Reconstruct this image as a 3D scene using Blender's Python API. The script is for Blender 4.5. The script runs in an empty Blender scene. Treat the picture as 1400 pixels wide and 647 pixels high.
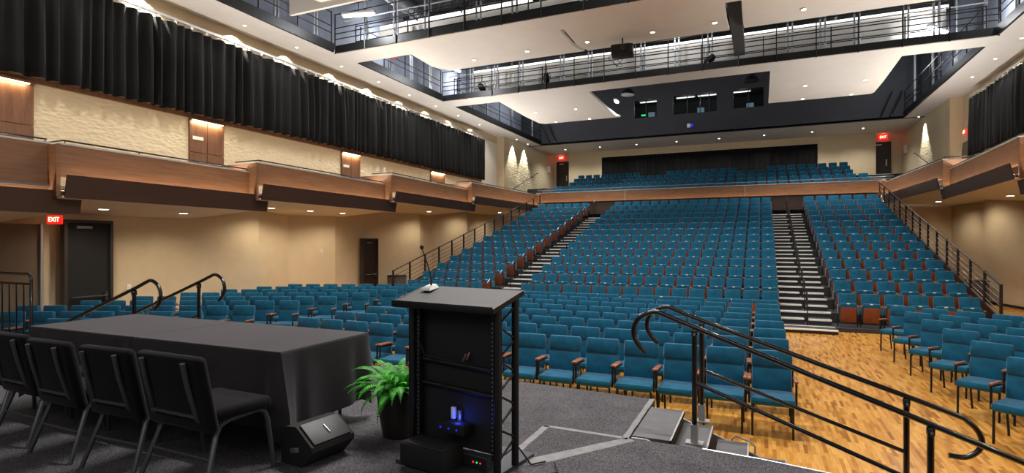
import bpy, bmesh, math, random
from mathutils import Vector, Matrix, Euler
PI = math.pi
rnd = random.Random(7)
sc = bpy.context.scene
col = sc.collection
XC = -3.45                                   # centre line of the hall; the camera stands at x = 0

# ------------------------------------------------------------------ camera
PSI = math.atan(340 / 765)
cd = bpy.data.cameras.new('camera'); cam = bpy.data.objects.new('camera', cd); col.objects.link(cam)
cam.location = (0, 0, 2.3); cam.rotation_euler = (PI / 2, 0, PSI)
cd.sensor_width = 36; cd.sensor_fit = 'HORIZONTAL'; cd.lens = 36 * 765 / 1400; cd.shift_y = 9.5 / 1400
cd.clip_start = .05; cd.clip_end = 200
sc.camera = cam
CC, SS = math.cos(PSI), math.sin(PSI)
def proj(x, y, z):
    zc = CC * y - SS * x
    if zc < .3: return (-9999, -9999)
    return (700 + 765 * (CC * x + SS * y) / zc, 333 + 765 * (2.3 - z) / zc)
def in_view(x, y, z, m=40):
    u, v = proj(x, y, z)
    return -m < u < 1400 + m and -m < v < 647 + m

# ------------------------------------------------------------------ materials
def lin(c):
    return tuple(((v / 255) / 12.92 if v / 255 <= .04045 else ((v / 255 + .055) / 1.055) ** 2.4) for v in c) + (1,)
def nt(name):
    m = bpy.data.materials.new(name); m.use_nodes = True
    return m, m.node_tree.nodes, m.node_tree.links, m.node_tree.nodes['Principled BSDF']
def mat(name, rgb, rough=.6, metal=0, noise=0, scale=30, bump=0, bscale=None, spec=.5, sheen=0, stretch=None):
    m, N, L, b = nt(name)
    b.inputs['Base Color'].default_value = lin(rgb); b.inputs['Roughness'].default_value = rough
    b.inputs['Metallic'].default_value = metal; b.inputs['Specular IOR Level'].default_value = spec
    if sheen: b.inputs['Sheen Weight'].default_value = sheen; b.inputs['Sheen Roughness'].default_value = .4
    tc = N.new('ShaderNodeTexCoord'); src = tc.outputs['Object']
    if stretch:
        mp = N.new('ShaderNodeMapping'); mp.inputs['Scale'].default_value = stretch
        L.new(src, mp.inputs['Vector']); src = mp.outputs['Vector']
    if noise:
        n = N.new('ShaderNodeTexNoise'); n.inputs['Scale'].default_value = scale; n.inputs['Detail'].default_value = 4
        L.new(src, n.inputs['Vector'])
        r = N.new('ShaderNodeValToRGB')
        r.color_ramp.elements[0].position = .3; r.color_ramp.elements[1].position = .7
        r.color_ramp.elements[0].color = lin([max(0, v * (1 - noise)) for v in rgb]); r.color_ramp.elements[1].color = lin([min(255, v * (1 + noise)) for v in rgb])
        L.new(n.outputs['Fac'], r.inputs['Fac']); L.new(r.outputs['Color'], b.inputs['Base Color'])
    if bump:
        n2 = N.new('ShaderNodeTexNoise'); n2.inputs['Scale'].default_value = bscale or scale * 3
        L.new(src, n2.inputs['Vector'])
        bp = N.new('ShaderNodeBump'); bp.inputs['Strength'].default_value = bump; bp.inputs['Distance'].default_value = .01
        L.new(n2.outputs['Fac'], bp.inputs['Height']); L.new(bp.outputs['Normal'], b.inputs['Normal'])
    return m
def emit(name, rgb, s):
    m, N, L, b = nt(name)
    b.inputs['Base Color'].default_value = (.02, .02, .02, 1)
    b.inputs['Emission Color'].default_value = lin(rgb); b.inputs['Emission Strength'].default_value = s
    return m
def glass(name):
    m = bpy.data.materials.new(name); m.use_nodes = True
    N, L = m.node_tree.nodes, m.node_tree.links; N.clear()
    o = N.new('ShaderNodeOutputMaterial'); mx = N.new('ShaderNodeMixShader'); t = N.new('ShaderNodeBsdfTransparent'); g = N.new('ShaderNodeBsdfGlossy')
    t.inputs['Color'].default_value = (.75, .78, .8, 1); g.inputs['Roughness'].default_value = .03
    f = N.new('ShaderNodeFresnel'); f.inputs['IOR'].default_value = 1.5
    L.new(f.outputs['Fac'], mx.inputs['Fac']); L.new(t.outputs[0], mx.inputs[1]); L.new(g.outputs[0], mx.inputs[2]); L.new(mx.outputs[0], o.inputs['Surface'])
    return m
def wood_floor():
    m, N, L, b = nt('strip_maple')
    tc = N.new('ShaderNodeTexCoord'); mp = N.new('ShaderNodeMapping'); mp.inputs['Rotation'].default_value = (0, 0, PI / 2)
    L.new(tc.outputs['Object'], mp.inputs['Vector'])
    br = N.new('ShaderNodeTexBrick'); br.inputs['Scale'].default_value = 1
    br.inputs['Brick Width'].default_value = .3; br.inputs['Row Height'].default_value = .04; br.inputs['Mortar Size'].default_value = 0
    br.offset = .37; br.inputs['Bias'].default_value = 0
    br.inputs['Color1'].default_value = (0, 0, 0, 1); br.inputs['Color2'].default_value = (1, 1, 1, 1); br.inputs['Mortar'].default_value = (.35, .35, .35, 1)
    L.new(mp.outputs['Vector'], br.inputs['Vector'])
    r = N.new('ShaderNodeValToRGB'); e = r.color_ramp.elements
    e[0].position = 0; e[0].color = lin((146, 92, 36)); e[1].position = 1; e[1].color = lin((214, 160, 82))
    for p, c in ((.1, (170, 114, 46)), (.4, (192, 136, 60)), (.75, (203, 148, 70))):
        k = e.new(p); k.color = lin(c)
    L.new(br.outputs['Color'], r.inputs['Fac'])
    n = N.new('ShaderNodeTexNoise'); n.inputs['Scale'].default_value = 6; mp2 = N.new('ShaderNodeMapping'); mp2.inputs['Scale'].default_value = (8, .9, 1)
    L.new(tc.outputs['Object'], mp2.inputs['Vector']); L.new(mp2.outputs['Vector'], n.inputs['Vector']); n.inputs['Detail'].default_value = 5
    mx = N.new('ShaderNodeMixRGB'); mx.blend_type = 'OVERLAY'; mx.inputs['Fac'].default_value = .35
    L.new(r.outputs['Color'], mx.inputs['Color1']); L.new(n.outputs['Fac'], mx.inputs['Color2']); L.new(mx.outputs['Color'], b.inputs['Base Color'])
    b.inputs['Roughness'].default_value = .22; b.inputs['Specular IOR Level'].default_value = .4
    return m
def wood(name, dark, light, rough=.4, axis=(1, 1, 1)):
    m, N, L, b = nt(name)
    tc = N.new('ShaderNodeTexCoord'); mp = N.new('ShaderNodeMapping'); mp.inputs['Scale'].default_value = axis
    L.new(tc.outputs['Object'], mp.inputs['Vector'])
    n = N.new('ShaderNodeTexNoise'); n.inputs['Scale'].default_value = 2.2; n.inputs['Detail'].default_value = 7; n.inputs['Roughness'].default_value = .65
    L.new(mp.outputs['Vector'], n.inputs['Vector'])
    r = N.new('ShaderNodeValToRGB'); r.color_ramp.elements[0].position = .28; r.color_ramp.elements[1].position = .74
    r.color_ramp.elements[0].color = lin(dark); r.color_ramp.elements[1].color = lin(light)
    L.new(n.outputs['Fac'], r.inputs['Fac']); L.new(r.outputs['Color'], b.inputs['Base Color'])
    b.inputs['Roughness'].default_value = rough
    return m
def carpet():
    m, N, L, b = nt('charcoal_carpet')
    tc = N.new('ShaderNodeTexCoord')
    n = N.new('ShaderNodeTexNoise'); n.inputs['Scale'].default_value = 190; n.inputs['Detail'].default_value = 2
    n2 = N.new('ShaderNodeTexNoise'); n2.inputs['Scale'].default_value = 3.5; n2.inputs['Detail'].default_value = 3
    L.new(tc.outputs['Object'], n.inputs['Vector']); L.new(tc.outputs['Object'], n2.inputs['Vector'])
    r = N.new('ShaderNodeValToRGB'); r.color_ramp.elements[0].position = .36; r.color_ramp.elements[1].position = .68
    r.color_ramp.elements[0].color = lin((34, 33, 35)); r.color_ramp.elements[1].color = lin((112, 110, 114))
    L.new(n.outputs['Fac'], r.inputs['Fac'])
    mx = N.new('ShaderNodeMixRGB'); mx.blend_type = 'OVERLAY'; mx.inputs['Fac'].default_value = .35
    L.new(r.outputs['Color'], mx.inputs['Color1']); L.new(n2.outputs['Fac'], mx.inputs['Color2']); L.new(mx.outputs['Color'], b.inputs['Base Color'])
    b.inputs['Roughness'].default_value = .95; b.inputs['Specular IOR Level'].default_value = .1
    bp = N.new('ShaderNodeBump'); bp.inputs['Strength'].default_value = .5; bp.inputs['Distance'].default_value = .006
    L.new(n.outputs['Fac'], bp.inputs['Height']); L.new(bp.outputs['Normal'], b.inputs['Normal'])
    return m
def plaster_tex():
    m, N, L, b = nt('cream_acoustic_texture')
    b.inputs['Base Color'].default_value = lin((214, 200, 168)); b.inputs['Roughness'].default_value = .9
    tc = N.new('ShaderNodeTexCoord'); mp = N.new('ShaderNodeMapping'); mp.inputs['Scale'].default_value = (1, 4, 8)
    mp.inputs['Rotation'].default_value = (.35, 0, 0)
    v = N.new('ShaderNodeTexVoronoi'); v.inputs['Scale'].default_value = 1.6
    L.new(tc.outputs['Object'], mp.inputs['Vector']); L.new(mp.outputs['Vector'], v.inputs['Vector'])
    bp = N.new('ShaderNodeBump'); bp.inputs['Strength'].default_value = .8; bp.inputs['Distance'].default_value = .035
    L.new(v.outputs['Distance'], bp.inputs['Height']); L.new(bp.outputs['Normal'], b.inputs['Normal'])
    return m

M = {
 'floor': wood_floor(), 'carpet': carpet(), 'texture': plaster_tex(),
 'teal': mat('teal_upholstery', (15, 83, 112), .85, noise=.12, scale=9, bump=.25, bscale=160, spec=.2, sheen=.25),
 'teal_dark': mat('teal_seam', (8, 40, 55), .9),
 'armwood': wood('arm_wood', (104, 60, 38), (168, 108, 74), .35, (4, 4, 4)),
 'seatwood': wood('seat_shell_wood', (94, 41, 18), (134, 63, 30), .5, (3, 3, 1.2)),
 'endwood': wood('end_panel_wood', (40, 22, 14), (62, 34, 22), .5, (3, 3, 1)),
 'black': mat('black_metal', (13, 13, 14), .5, .2),
 'blackgloss': mat('black_gloss_paint', (8, 8, 9), .13, 0, spec=.8),
 'blackmatt': mat('black_matt', (11, 11, 12), .8),
 'blackfabric': mat('black_chair_fabric', (15, 14, 16), .92, noise=.2, scale=40, bump=.2, bscale=200, spec=.15, sheen=.06),
 'gunmetal': mat('grey_frame_paint', (72, 75, 80), .38, .5),
 'cloth': mat('black_tablecloth', (46, 44, 48), .88, noise=.06, scale=5, spec=.2, sheen=.2),
 'velour': mat('black_drape', (6, 6, 7), .7, spec=.22, sheen=.06),
 'cream': mat('cream_wall_paint', (206, 188, 156), .85, noise=.015, scale=3),
 'ceilwhite': mat('warm_white_ceiling', (222, 216, 208), .9, noise=.01, scale=2),
 'darkgrey': mat('blue_grey_catwalk_wall', (122, 128, 142), .7, noise=.06, scale=2),
 'navy': mat('charcoal_booth_wall', (38, 40, 47), .7, noise=.05, scale=2),
 'deck': mat('black_roof_deck', (20, 21, 23), .8),
 'steel': mat('galvanised_steel', (150, 152, 155), .35, .8),
 'pipe': mat('grey_pipe', (168, 171, 176), .4, .25),
 'duct': mat('grey_duct', (80, 84, 90), .5, .5),
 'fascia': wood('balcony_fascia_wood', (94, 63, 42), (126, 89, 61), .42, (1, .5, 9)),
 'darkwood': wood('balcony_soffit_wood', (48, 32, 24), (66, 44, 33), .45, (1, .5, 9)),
 'panelwood': wood('wall_panel_wood', (88, 58, 38), (128, 88, 60), .45, (5, 5, .7)),
 'bronze': mat('dark_bronze_door', (46, 40, 36), .5),
 'brown': mat('dark_brown_door', (40, 26, 20), .5),
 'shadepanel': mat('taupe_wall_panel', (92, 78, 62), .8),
 'alu': mat('brushed_aluminium', (188, 188, 186), .4, .7),
 'nosing': mat('pale_step_nosing', (232, 230, 226), .5, 0),
 'tread': mat('dark_step_tread', (46, 46, 48), .8),
 'stairtread': mat('grey_ribbed_tread', (84, 84, 87), .6, noise=.06, scale=8),
 'tape': mat('grey_gaffer_tape', (118, 117, 118), .6, noise=.08, scale=12, bump=.3, bscale=14),
 'white': mat('white_plastic', (220, 220, 215), .5),
 'pot': mat('dark_pot_glaze', (30, 27, 25), .4),
 'soil': mat('potting_soil', (34, 25, 18), .95, noise=.3, scale=60),
 'fern': mat('fern_green', (52, 140, 30), .55, noise=.45, scale=14, spec=.3),
 'laminate': mat('grey_speckled_laminate', (36, 35, 37), .6, noise=.12, scale=150),
 'grille': mat('dark_speaker_grille', (38, 38, 40), .55, noise=.25, scale=220),
 'plywood': mat('grey_painted_cabinet', (92, 84, 76), .5),
 'fabricwhite': mat('pale_screen_fabric', (216, 210, 196), .9),
 'baseboard': mat('black_rubber_base', (24, 22, 20), .6),
 'glass': glass('window_glass'),
 'lamp': emit('lamp_glow', (255, 244, 226), 14),
 'lampcool': emit('work_light_glow', (255, 255, 255), 22),
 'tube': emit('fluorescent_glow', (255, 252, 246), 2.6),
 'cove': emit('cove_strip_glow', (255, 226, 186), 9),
 'exitred': emit('exit_red_face', (255, 24, 14), 1.6),
 'exitlet': emit('exit_lettering', (255, 196, 160), 4),
 'led_blue': emit('blue_led', (20, 40, 255), 1.6), 'led_red': emit('red_led', (255, 30, 20), 3), 'led_green': emit('green_led', (40, 255, 130), 2),
 'screen': emit('monitor_glow', (150, 180, 190), .5),
}

# ------------------------------------------------------------------ geometry builder
class MB:
    def __init__(s): s.bm = bmesh.new(); s.mats = []; s.cur = 0
    def mat(s, m):
        if m not in s.mats: s.mats.append(m)
        s.cur = s.mats.index(m); return s
    def _add(s, verts, faces):
        vs = [s.bm.verts.new(v) for v in verts]
        for f in faces:
            try:
                fc = s.bm.faces.new([vs[i] for i in f]); fc.material_index = s.cur
            except ValueError: pass
        return vs
    def box(s, c, d, rot=(0, 0, 0), bev=0, seg=2):
        t = bmesh.new(); bmesh.ops.create_cube(t, size=1)
        bmesh.ops.scale(t, vec=d, verts=t.verts)
        if bev: bmesh.ops.bevel(t, geom=list(t.edges), offset=bev, segments=seg, profile=.5, affect='EDGES')
        mt = Matrix.Translation(c) @ Euler(rot).to_matrix().to_4x4()
        t.verts.ensure_lookup_table()
        for i, v in enumerate(t.verts): v.index = i
        s._add([mt @ v.co for v in t.verts], [[v.index for v in f.verts] for f in t.faces]); t.free(); return s
    def span(s, a, b, bev=0):
        c = [(a[i] + b[i]) / 2 for i in range(3)]; d = [abs(b[i] - a[i]) for i in range(3)]
        return s.box(c, d, bev=bev)
    def prism(s, poly, h0, h1, axis='z'):
        n = len(poly)
        def P(p, h): return {'z': (p[0], p[1], h), 'x': (h, p[0], p[1]), 'y': (p[0], h, p[1])}[axis]
        v = [P(p, h0) for p in poly] + [P(p, h1) for p in poly]
        s._add(v, [list(range(n))[::-1], list(range(n, 2 * n))] + [[i, (i + 1) % n, n + (i + 1) % n, n + i] for i in range(n)]); return s
    def hexa(s, v):                       # eight corners: bottom four, top four
        s._add(v, [(0, 3, 2, 1), (4, 5, 6, 7), (0, 1, 5, 4), (1, 2, 6, 5), (2, 3, 7, 6), (3, 0, 4, 7)]); return s
    def tube(s, pts, r, n=8, flat=None):
        pts = [Vector(p) for p in pts]; m = len(pts); ring = []
        t0 = (pts[1] - pts[0]).normalized(); up = Vector((0, 0, 1)) if abs(t0.z) < .9 else Vector((0, 1, 0))
        nx = t0.cross(up).normalized()
        for i, p in enumerate(pts):
            t = (pts[min(i + 1, m - 1)] - pts[max(i - 1, 0)]).normalized()
            nx = (nx - t * nx.dot(t)).normalized(); ny = t.cross(nx)
            rr = r[i] if isinstance(r, (list, tuple)) else r
            ring.append([p + nx * math.cos(2 * PI * k / n + PI / n) * rr + ny * math.sin(2 * PI * k / n + PI / n) * rr for k in range(n)])
        v = [q for g in ring for q in g]; f = []
        for i in range(m - 1):
            for k in range(n):
                f.append((i * n + k, i * n + (k + 1) % n, (i + 1) * n + (k + 1) % n, (i + 1) * n + k))
        f += [tuple(range(n))[::-1], tuple((m - 1) * n + k for k in range(n))]
        s._add(v, f); return s
    def cyl(s, a, b, r, n=16): return s.tube([a, b], r, n)
    def lathe(s, prof, c=(0, 0, 0), n=24):
        v, f = [], []
        for r, z in prof:
            for k in range(n):
                a = 2 * PI * k / n; v.append((c[0] + r * math.cos(a), c[1] + r * math.sin(a), c[2] + z))
        for i in range(len(prof) - 1):
            for k in range(n): f.append((i * n + k, i * n + (k + 1) % n, (i + 1) * n + (k + 1) % n, (i + 1) * n + k))
        f += [tuple(range(n))[::-1], tuple((len(prof) - 1) * n + k for k in range(n))]
        s._add(v, f); return s
    def grid(s, rows):
        m = len(rows[0]); v = [p for r in rows for p in r]
        s._add(v, [(i * m + j, i * m + j + 1, (i + 1) * m + j + 1, (i + 1) * m + j) for i in range(len(rows) - 1) for j in range(m - 1)]); return s
    def mesh(s, name, m=None):
        me = bpy.data.meshes.new(name)
        bmesh.ops.recalc_face_normals(s.bm, faces=s.bm.faces)
        s.bm.to_mesh(me); s.bm.free()
        for x in (s.mats or [m]): me.materials.append(x)
        me.polygons.foreach_set('use_smooth', [True] * len(me.polygons))
        me.set_sharp_from_angle(angle=.7)
        return me
    def build(s, name, m=None, parent=None, loc=(0, 0, 0)):
        o = bpy.data.objects.new(name, s.mesh(name, m)); col.objects.link(o); o.parent = parent; o.location = loc
        return o
def box(c, d, rot=(0, 0, 0), **k): return MB().box(c, d, rot, **k)
def span(a, b, **k): return MB().span(a, b, **k)
def tube(p, r, n=8): return MB().tube(p, r, n)
def smooth(pts, n=6):
    P = [Vector(p) for p in pts]; P = [P[0] * 2 - P[1]] + P + [P[-1] * 2 - P[-2]]; out = []
    for i in range(1, len(P) - 2):
        a, b, c, d = P[i - 1:i + 3]
        for k in range(n):
            t = k / n; out.append(.5 * (2 * b + (c - a) * t + (2 * a - 5 * b + 4 * c - d) * t * t + (3 * b - a - 3 * c + d) * t ** 3))
    return out + [P[-2]]
def tag(o, label, cat, group=None, kind=None):
    o['label'] = label; o['category'] = cat
    if group: o['group'] = group
    if kind: o['kind'] = kind
    return o
def thing(name, label, cat, loc=(0, 0, 0), rz=0, group=None):
    o = bpy.data.objects.new(name, None); col.objects.link(o); o.location = loc; o.rotation_euler = (0, 0, rz); o.empty_display_size = .1
    return tag(o, label, cat, group)
def struct(o, label=None):
    o['kind'] = 'structure'
    if label: o['label'] = label
    return o
KIDS = {}
def dup(root, loc, rz, label, group=None):
    if root.name not in KIDS:
        KIDS[root.name] = [(c, list(c.children)) for c in root.children]
    r = root.copy(); r.scale = (1, 1, 1); col.objects.link(r); r.location = loc; r.rotation_euler = (0, 0, rz); r['label'] = label
    if group: r['group'] = group
    for ch, subs in KIDS[root.name]:
        c = ch.copy(); col.objects.link(c); c.parent = r
        for g in subs:
            d = g.copy(); col.objects.link(d); d.parent = c
    return r
ORD = 'zeroth first second third fourth fifth sixth seventh eighth ninth tenth eleventh twelfth thirteenth fourteenth fifteenth sixteenth seventeenth eighteenth nineteenth twentieth twenty-first twenty-second twenty-third twenty-fourth twenty-fifth twenty-sixth twenty-seventh twenty-eighth twenty-ninth thirtieth thirty-first thirty-second'.split()
def light(kind, name, loc, power, color=(1, .86, .68), rot=(0, 0, 0), **k):
    d = bpy.data.lights.new(name, kind); d.energy = power; d.color = color
    for a, b in k.items(): setattr(d, a, b)
    o = bpy.data.objects.new(name, d); col.objects.link(o); o.location = loc; o.rotation_euler = rot
    return o
WARM, NEUT, COOL = (1, .85, .66), (1, .95, .88), (.95, .97, 1)
def mx(x): return 2 * XC - x                 # mirror about the hall's centre line

# ------------------------------------------------------------------ the room
struct(span((-17, -8, -.2), (10.1, 43, 0)).build('floor', M['floor']))
# stage: a carpeted deck with a notch at each flight of steps
ZS = .75
mb = MB()
mb.prism([(-.96, -6), (4.5, -6), (4.5, 3.0), (2.6, 3.7), (1.5, 4.08), (.9, 4.2), (.4, 4.32), (0, 4.4), (-.5, 4.44), (-.96, 4.45)], 0.002, ZS)
mb.prism([(-6.95, -6), (-.9605, -6), (-.9605, 5.66), (-2.5, 5.78), (-4.5, 5.78), (-6.95, 5.62)], 0.002, ZS)
mb.prism([(-13, -6), (-6.9505, -6), (-6.9505, 4.2), (-9.2, 4.2), (-9.4, 4.9), (-11.2, 4.9), (-13, 3.5)], 0.002, ZS)
struct(mb.build('floor_stage', M['carpet']))
mb = MB(); mb.tube([(2.6, 3.72, .742), (1.5, 4.1, .742), (.9, 4.22, .742), (.4, 4.335, .742), (0, 4.415, .742), (-.4, 4.455, .742)], .008, 6)
struct(mb.build('trim_stage_edge', M['alu']))

# lower side walls: shallow folded planes under the balconies
def zig(sign):
    ys = [-8, 4.5, 7.6, 9.9, 13.2, 15.0, 16.9, 20.2, 22.6, 24.4, 27.2, 28.6, 31.4, 43]
    dx = [0, 0, 0, .0, .38, .0, .30, -.02, .36, .05, .40, .04, .34, .1]
    return [((-15.4 + d * 1.5) if sign < 0 else mx(-15.4 + d * 1.5), y) for y, d in zip(ys, dx)]
def low_wall(name, sign, skip):
    pts = zig(sign); mb = MB()
    for (a, b) in zip(pts, pts[1:]):
        o = -.25 if sign < 0 else .25
        mb.hexa([(a[0], a[1], 0), (b[0], b[1], 0), (b[0] + o, b[1], 0), (a[0] + o, a[1], 0),
                 (a[0], a[1], 4.3), (b[0], b[1], 4.3), (b[0] + o, b[1], 4.3), (a[0] + o, a[1], 4.3)])
    struct(mb.build(name, M['cream']))
    mb = MB()
    for (a, b) in zip(pts, pts[1:]):
        o = .015 if sign < 0 else -.015
        mb.hexa([(a[0], a[1], 0), (b[0], b[1], 0), (b[0] + o, b[1], 0), (a[0] + o, a[1], 0), (a[0], a[1], .1), (b[0], b[1], .1), (b[0] + o, b[1], .1), (a[0] + o, a[1], .1)])
    struct(mb.build('baseboard_' + name.split('_')[1], M['baseboard']))
low_wall('wall_left', -1, None); low_wall('wall_right', 1, None)
XU = -15.6
for side, s in (('left', 1), ('right', -1)):
    X = XU if s > 0 else mx(XU)
    e = -s * .3
    # upper wall, dark catwalk wall, soffit with its wall-side fascia
    struct(span((X, -8, 3.2), (X + e, 32.7, 9.2)).build('wall_%s_upper' % side, M['cream']))
    struct(span((X, -8, 9.2), (X + e, 37, 14)).build('wall_%s_catwalk' % side, M['darkgrey']))
    xi = -14.1 if s > 0 else mx(-14.1)
    struct(span((X, -8, 9.2), (xi, 37, 9.32)).build('ceiling_%s_soffit' % side, M['ceilwhite']))
    # textured side wall of the rear balcony, splayed inwards
    xa, xb = (-15.1, -14.95) if s > 0 else (mx(-15.1), mx(-14.95))
    mb = MB(); o = -s * .3
    mb.hexa([(xa, 33.4, 4.0), (xb, 42, 4.0), (xb + o, 42, 4.0), (xa + o, 33.4, 4.0), (xa, 33.4, 9.2), (xb, 42, 9.2), (xb + o, 42, 9.2), (xa + o, 33.4, 9.2)])
    struct(mb.build('wall_%s_rear' % side, M['texture']))
    mb = MB(); mb.span((xa, 32.7, 4.0), (X + e, 33.4, 9.2)); struct(mb.build('wall_%s_pier' % side, M['cream']))

# rear walls, rear balcony ceiling, roof
struct(span((-15.9, 41.9, -.1), (9, 43, 9.3)).build('wall_back_outer', M['cream']))
struct(span((-13.45, 41.0, 4.0), (mx(-13.45), 41.89, 9.2)).build('wall_back', M['cream']))
struct(span((-15.4, 36.8, 9.2), (mx(-15.4), 42.5, 9.3)).build('ceiling_rear', M['ceilwhite']))
struct(span((-17, -8, 14), (10.1, 43, 14.2)).build('ceiling', M['deck']))
# control-booth wall with three window openings
BY = 36.8
WIN = [(-7.61, -6.1, 10.45, 11.68, (.52,)), (-5.14, -2.45, 10.47, 11.74, (.33, .62, .82)), (-1.56, .19, 10.52, 11.74, (.5,))]
mb = MB(); xs = [-15.6] + [v for w in WIN for v in w[:2]] + [mx(-15.6)]
for i in range(0, len(xs), 2): mb.span((xs[i], BY, 9.19), (xs[i + 1], BY + .2, 14))
for x0, x1, z0, z1, _ in WIN: mb.span((x0, BY, 9.19), (x1, BY + .2, z0)); mb.span((x0, BY, z1), (x1, BY + .2, 14))
struct(mb.build('wall_booth', M['navy']))
for i, (x0, x1, z0, z1, mul) in enumerate(WIN):
    mb = MB(); t = .035
    mb.span((x0, BY - .01, z0), (x0 + t, BY + .12, z1)); mb.span((x1 - t, BY - .01, z0), (x1, BY + .12, z1))
    mb.span((x0, BY - .01, z0), (x1, BY + .12, z0 + t)); mb.span((x0, BY - .01, z1 - t), (x1, BY + .12, z1))
    for q in mul:
        x = x0 + (x1 - x0) * q; mb.span((x - .02, BY, z0), (x + .02, BY + .1, z1))
    fr = struct(mb.build('window_%d' % (i + 1), M['bronze']))
    span((x0 + t, BY + .05, z0 + t), (x1 - t, BY + .06, z1 - t)).build('pane', M['glass'], fr)
mb = MB(); mb.span((-8.4, 41.2, 9.35), (.9, 41.3, 13)); mb.span((-8.5, BY + .2, 9.35), (-8.4, 41.3, 13)); mb.span((.9, BY + .2, 9.35), (1.0, 41.3, 13)); mb.span((-8.5, BY + .2, 12.3), (1.0, 41.3, 12.4)); mb.span((-8.5, BY + .2, 9.35), (1.0, 41.3, 9.42))
struct(mb.build('wall_booth_interior', mat('booth_interior_grey', (52, 54, 60), .8)))
struct(span((-2.1, BY + .2, 9.45), (-2.02, 41.1, 12.2)).build('wall_booth_divider', M['navy']))
for i, (x, y, w, lab) in enumerate(((-6.9, 38.2, 1.1, 'lit ceiling fixture behind the two-pane booth window'), (-4.5, 38.0, 1.1, 'lit ceiling fixture at the wide booth window, beside its first pane'), (-3.15, 38.0, 1.1, 'lit ceiling fixture at the wide booth window, beside its last panes'), (-1.1, 38.0, 1.0, 'lit ceiling fixture behind the booth window by the hanging loudspeaker'))):
    t = thing('ceiling_fixture', lab, 'ceiling light', (x, y, 11.85), group='control booth lights')
    box((0, 0, .06), (w + .1, .28, .12)).build('housing', M['white'], t); box((0, 0, -.01), (w, .2, .03)).build('diffuser', M['tube'], t)
    light('POINT', 'booth_glow', (x, y + .4, 11.5), 20, NEUT, shadow_soft_size=.15)
for i, (x, lab) in enumerate(((-6.6, 'glowing monitor on the desk in the two-pane booth window'), (-3.5, 'glowing monitor on the desk in the wide booth window'), (-.6, 'glowing monitor inside the booth window beside the hanging loudspeaker'))):
    t = thing('monitor', lab, 'monitor', (x, 37.6, 10.62)); box((0, 0, .22), (.42, .03, .3)).build('screen', M['screen'], t); box((0, .02, .04), (.06, .04, .12)).build('stand', M['black'], t); box((0, .02, -.02), (.2, .15, .02)).build('base', M['black'], t)
tag(span((-8.3, 37.05, 10.5), (-2.2, 37.85, 10.56)).build('booth_desk', M['navy']), 'dark control desk running behind the booth windows', 'desk')
t = thing('exit_sign', 'small green exit sign glowing inside the two-pane booth window', 'exit sign', (-7.35, 38.8, 11.1)); box((0, 0, 0), (.32, .05, .14)).build('housing', M['black'], t); box((0, -.03, 0), (.28, .01, .1)).build('face', M['led_green'], t)

# ------------------------------------------------------------------ ceiling clouds and their upstands
def cloud(name, x0, x1, prof, lab):
    mb = MB(); top = [(y, z + .12) for y, z in prof][::-1]
    mb.prism(list(prof) + top, x0, x1, 'x')
    return struct(mb.build(name, M['ceilwhite']), lab)
P1 = [(17.12, 9.2), (18.55, 9.16), (19.15, 9.24), (20.0, 9.42)]
P2 = [(24.6, 9.2), (28.0, 9.17), (30.1, 9.22), (31.0, 9.36)]
for i, (a, b) in enumerate(((-11.65, -5.95), (-5.8, -.95), (-.5, 4.75))): cloud('ceiling_cloud_%d' % (i + 1), a, b, P1, None)
for i, (a, b) in enumerate(((-11.65, -7.15), (.35, 4.75))): cloud('ceiling_cloud_%d' % (i + 4), a, b, P2, None)
P0 = [(9.2, 9.2), (11.5, 9.12), (12.6, 9.3)]
cloud('ceiling_cloud_6', -11.65, 4.75, P0, None)
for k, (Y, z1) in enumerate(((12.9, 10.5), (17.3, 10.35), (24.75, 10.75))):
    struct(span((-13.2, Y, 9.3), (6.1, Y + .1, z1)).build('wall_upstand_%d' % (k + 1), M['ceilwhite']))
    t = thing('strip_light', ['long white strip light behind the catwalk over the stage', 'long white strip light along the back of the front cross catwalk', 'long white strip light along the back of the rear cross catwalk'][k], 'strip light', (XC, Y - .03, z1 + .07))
    box((0, .06, .02), (19.3, .06, .12)).build('housing', M['white'], t); box((0, 0, 0), (19.3, .05, .11)).build('diffuser', M['tube'], t)  # no lamp: bounced light on the upstand's top edge, made to glow

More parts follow.
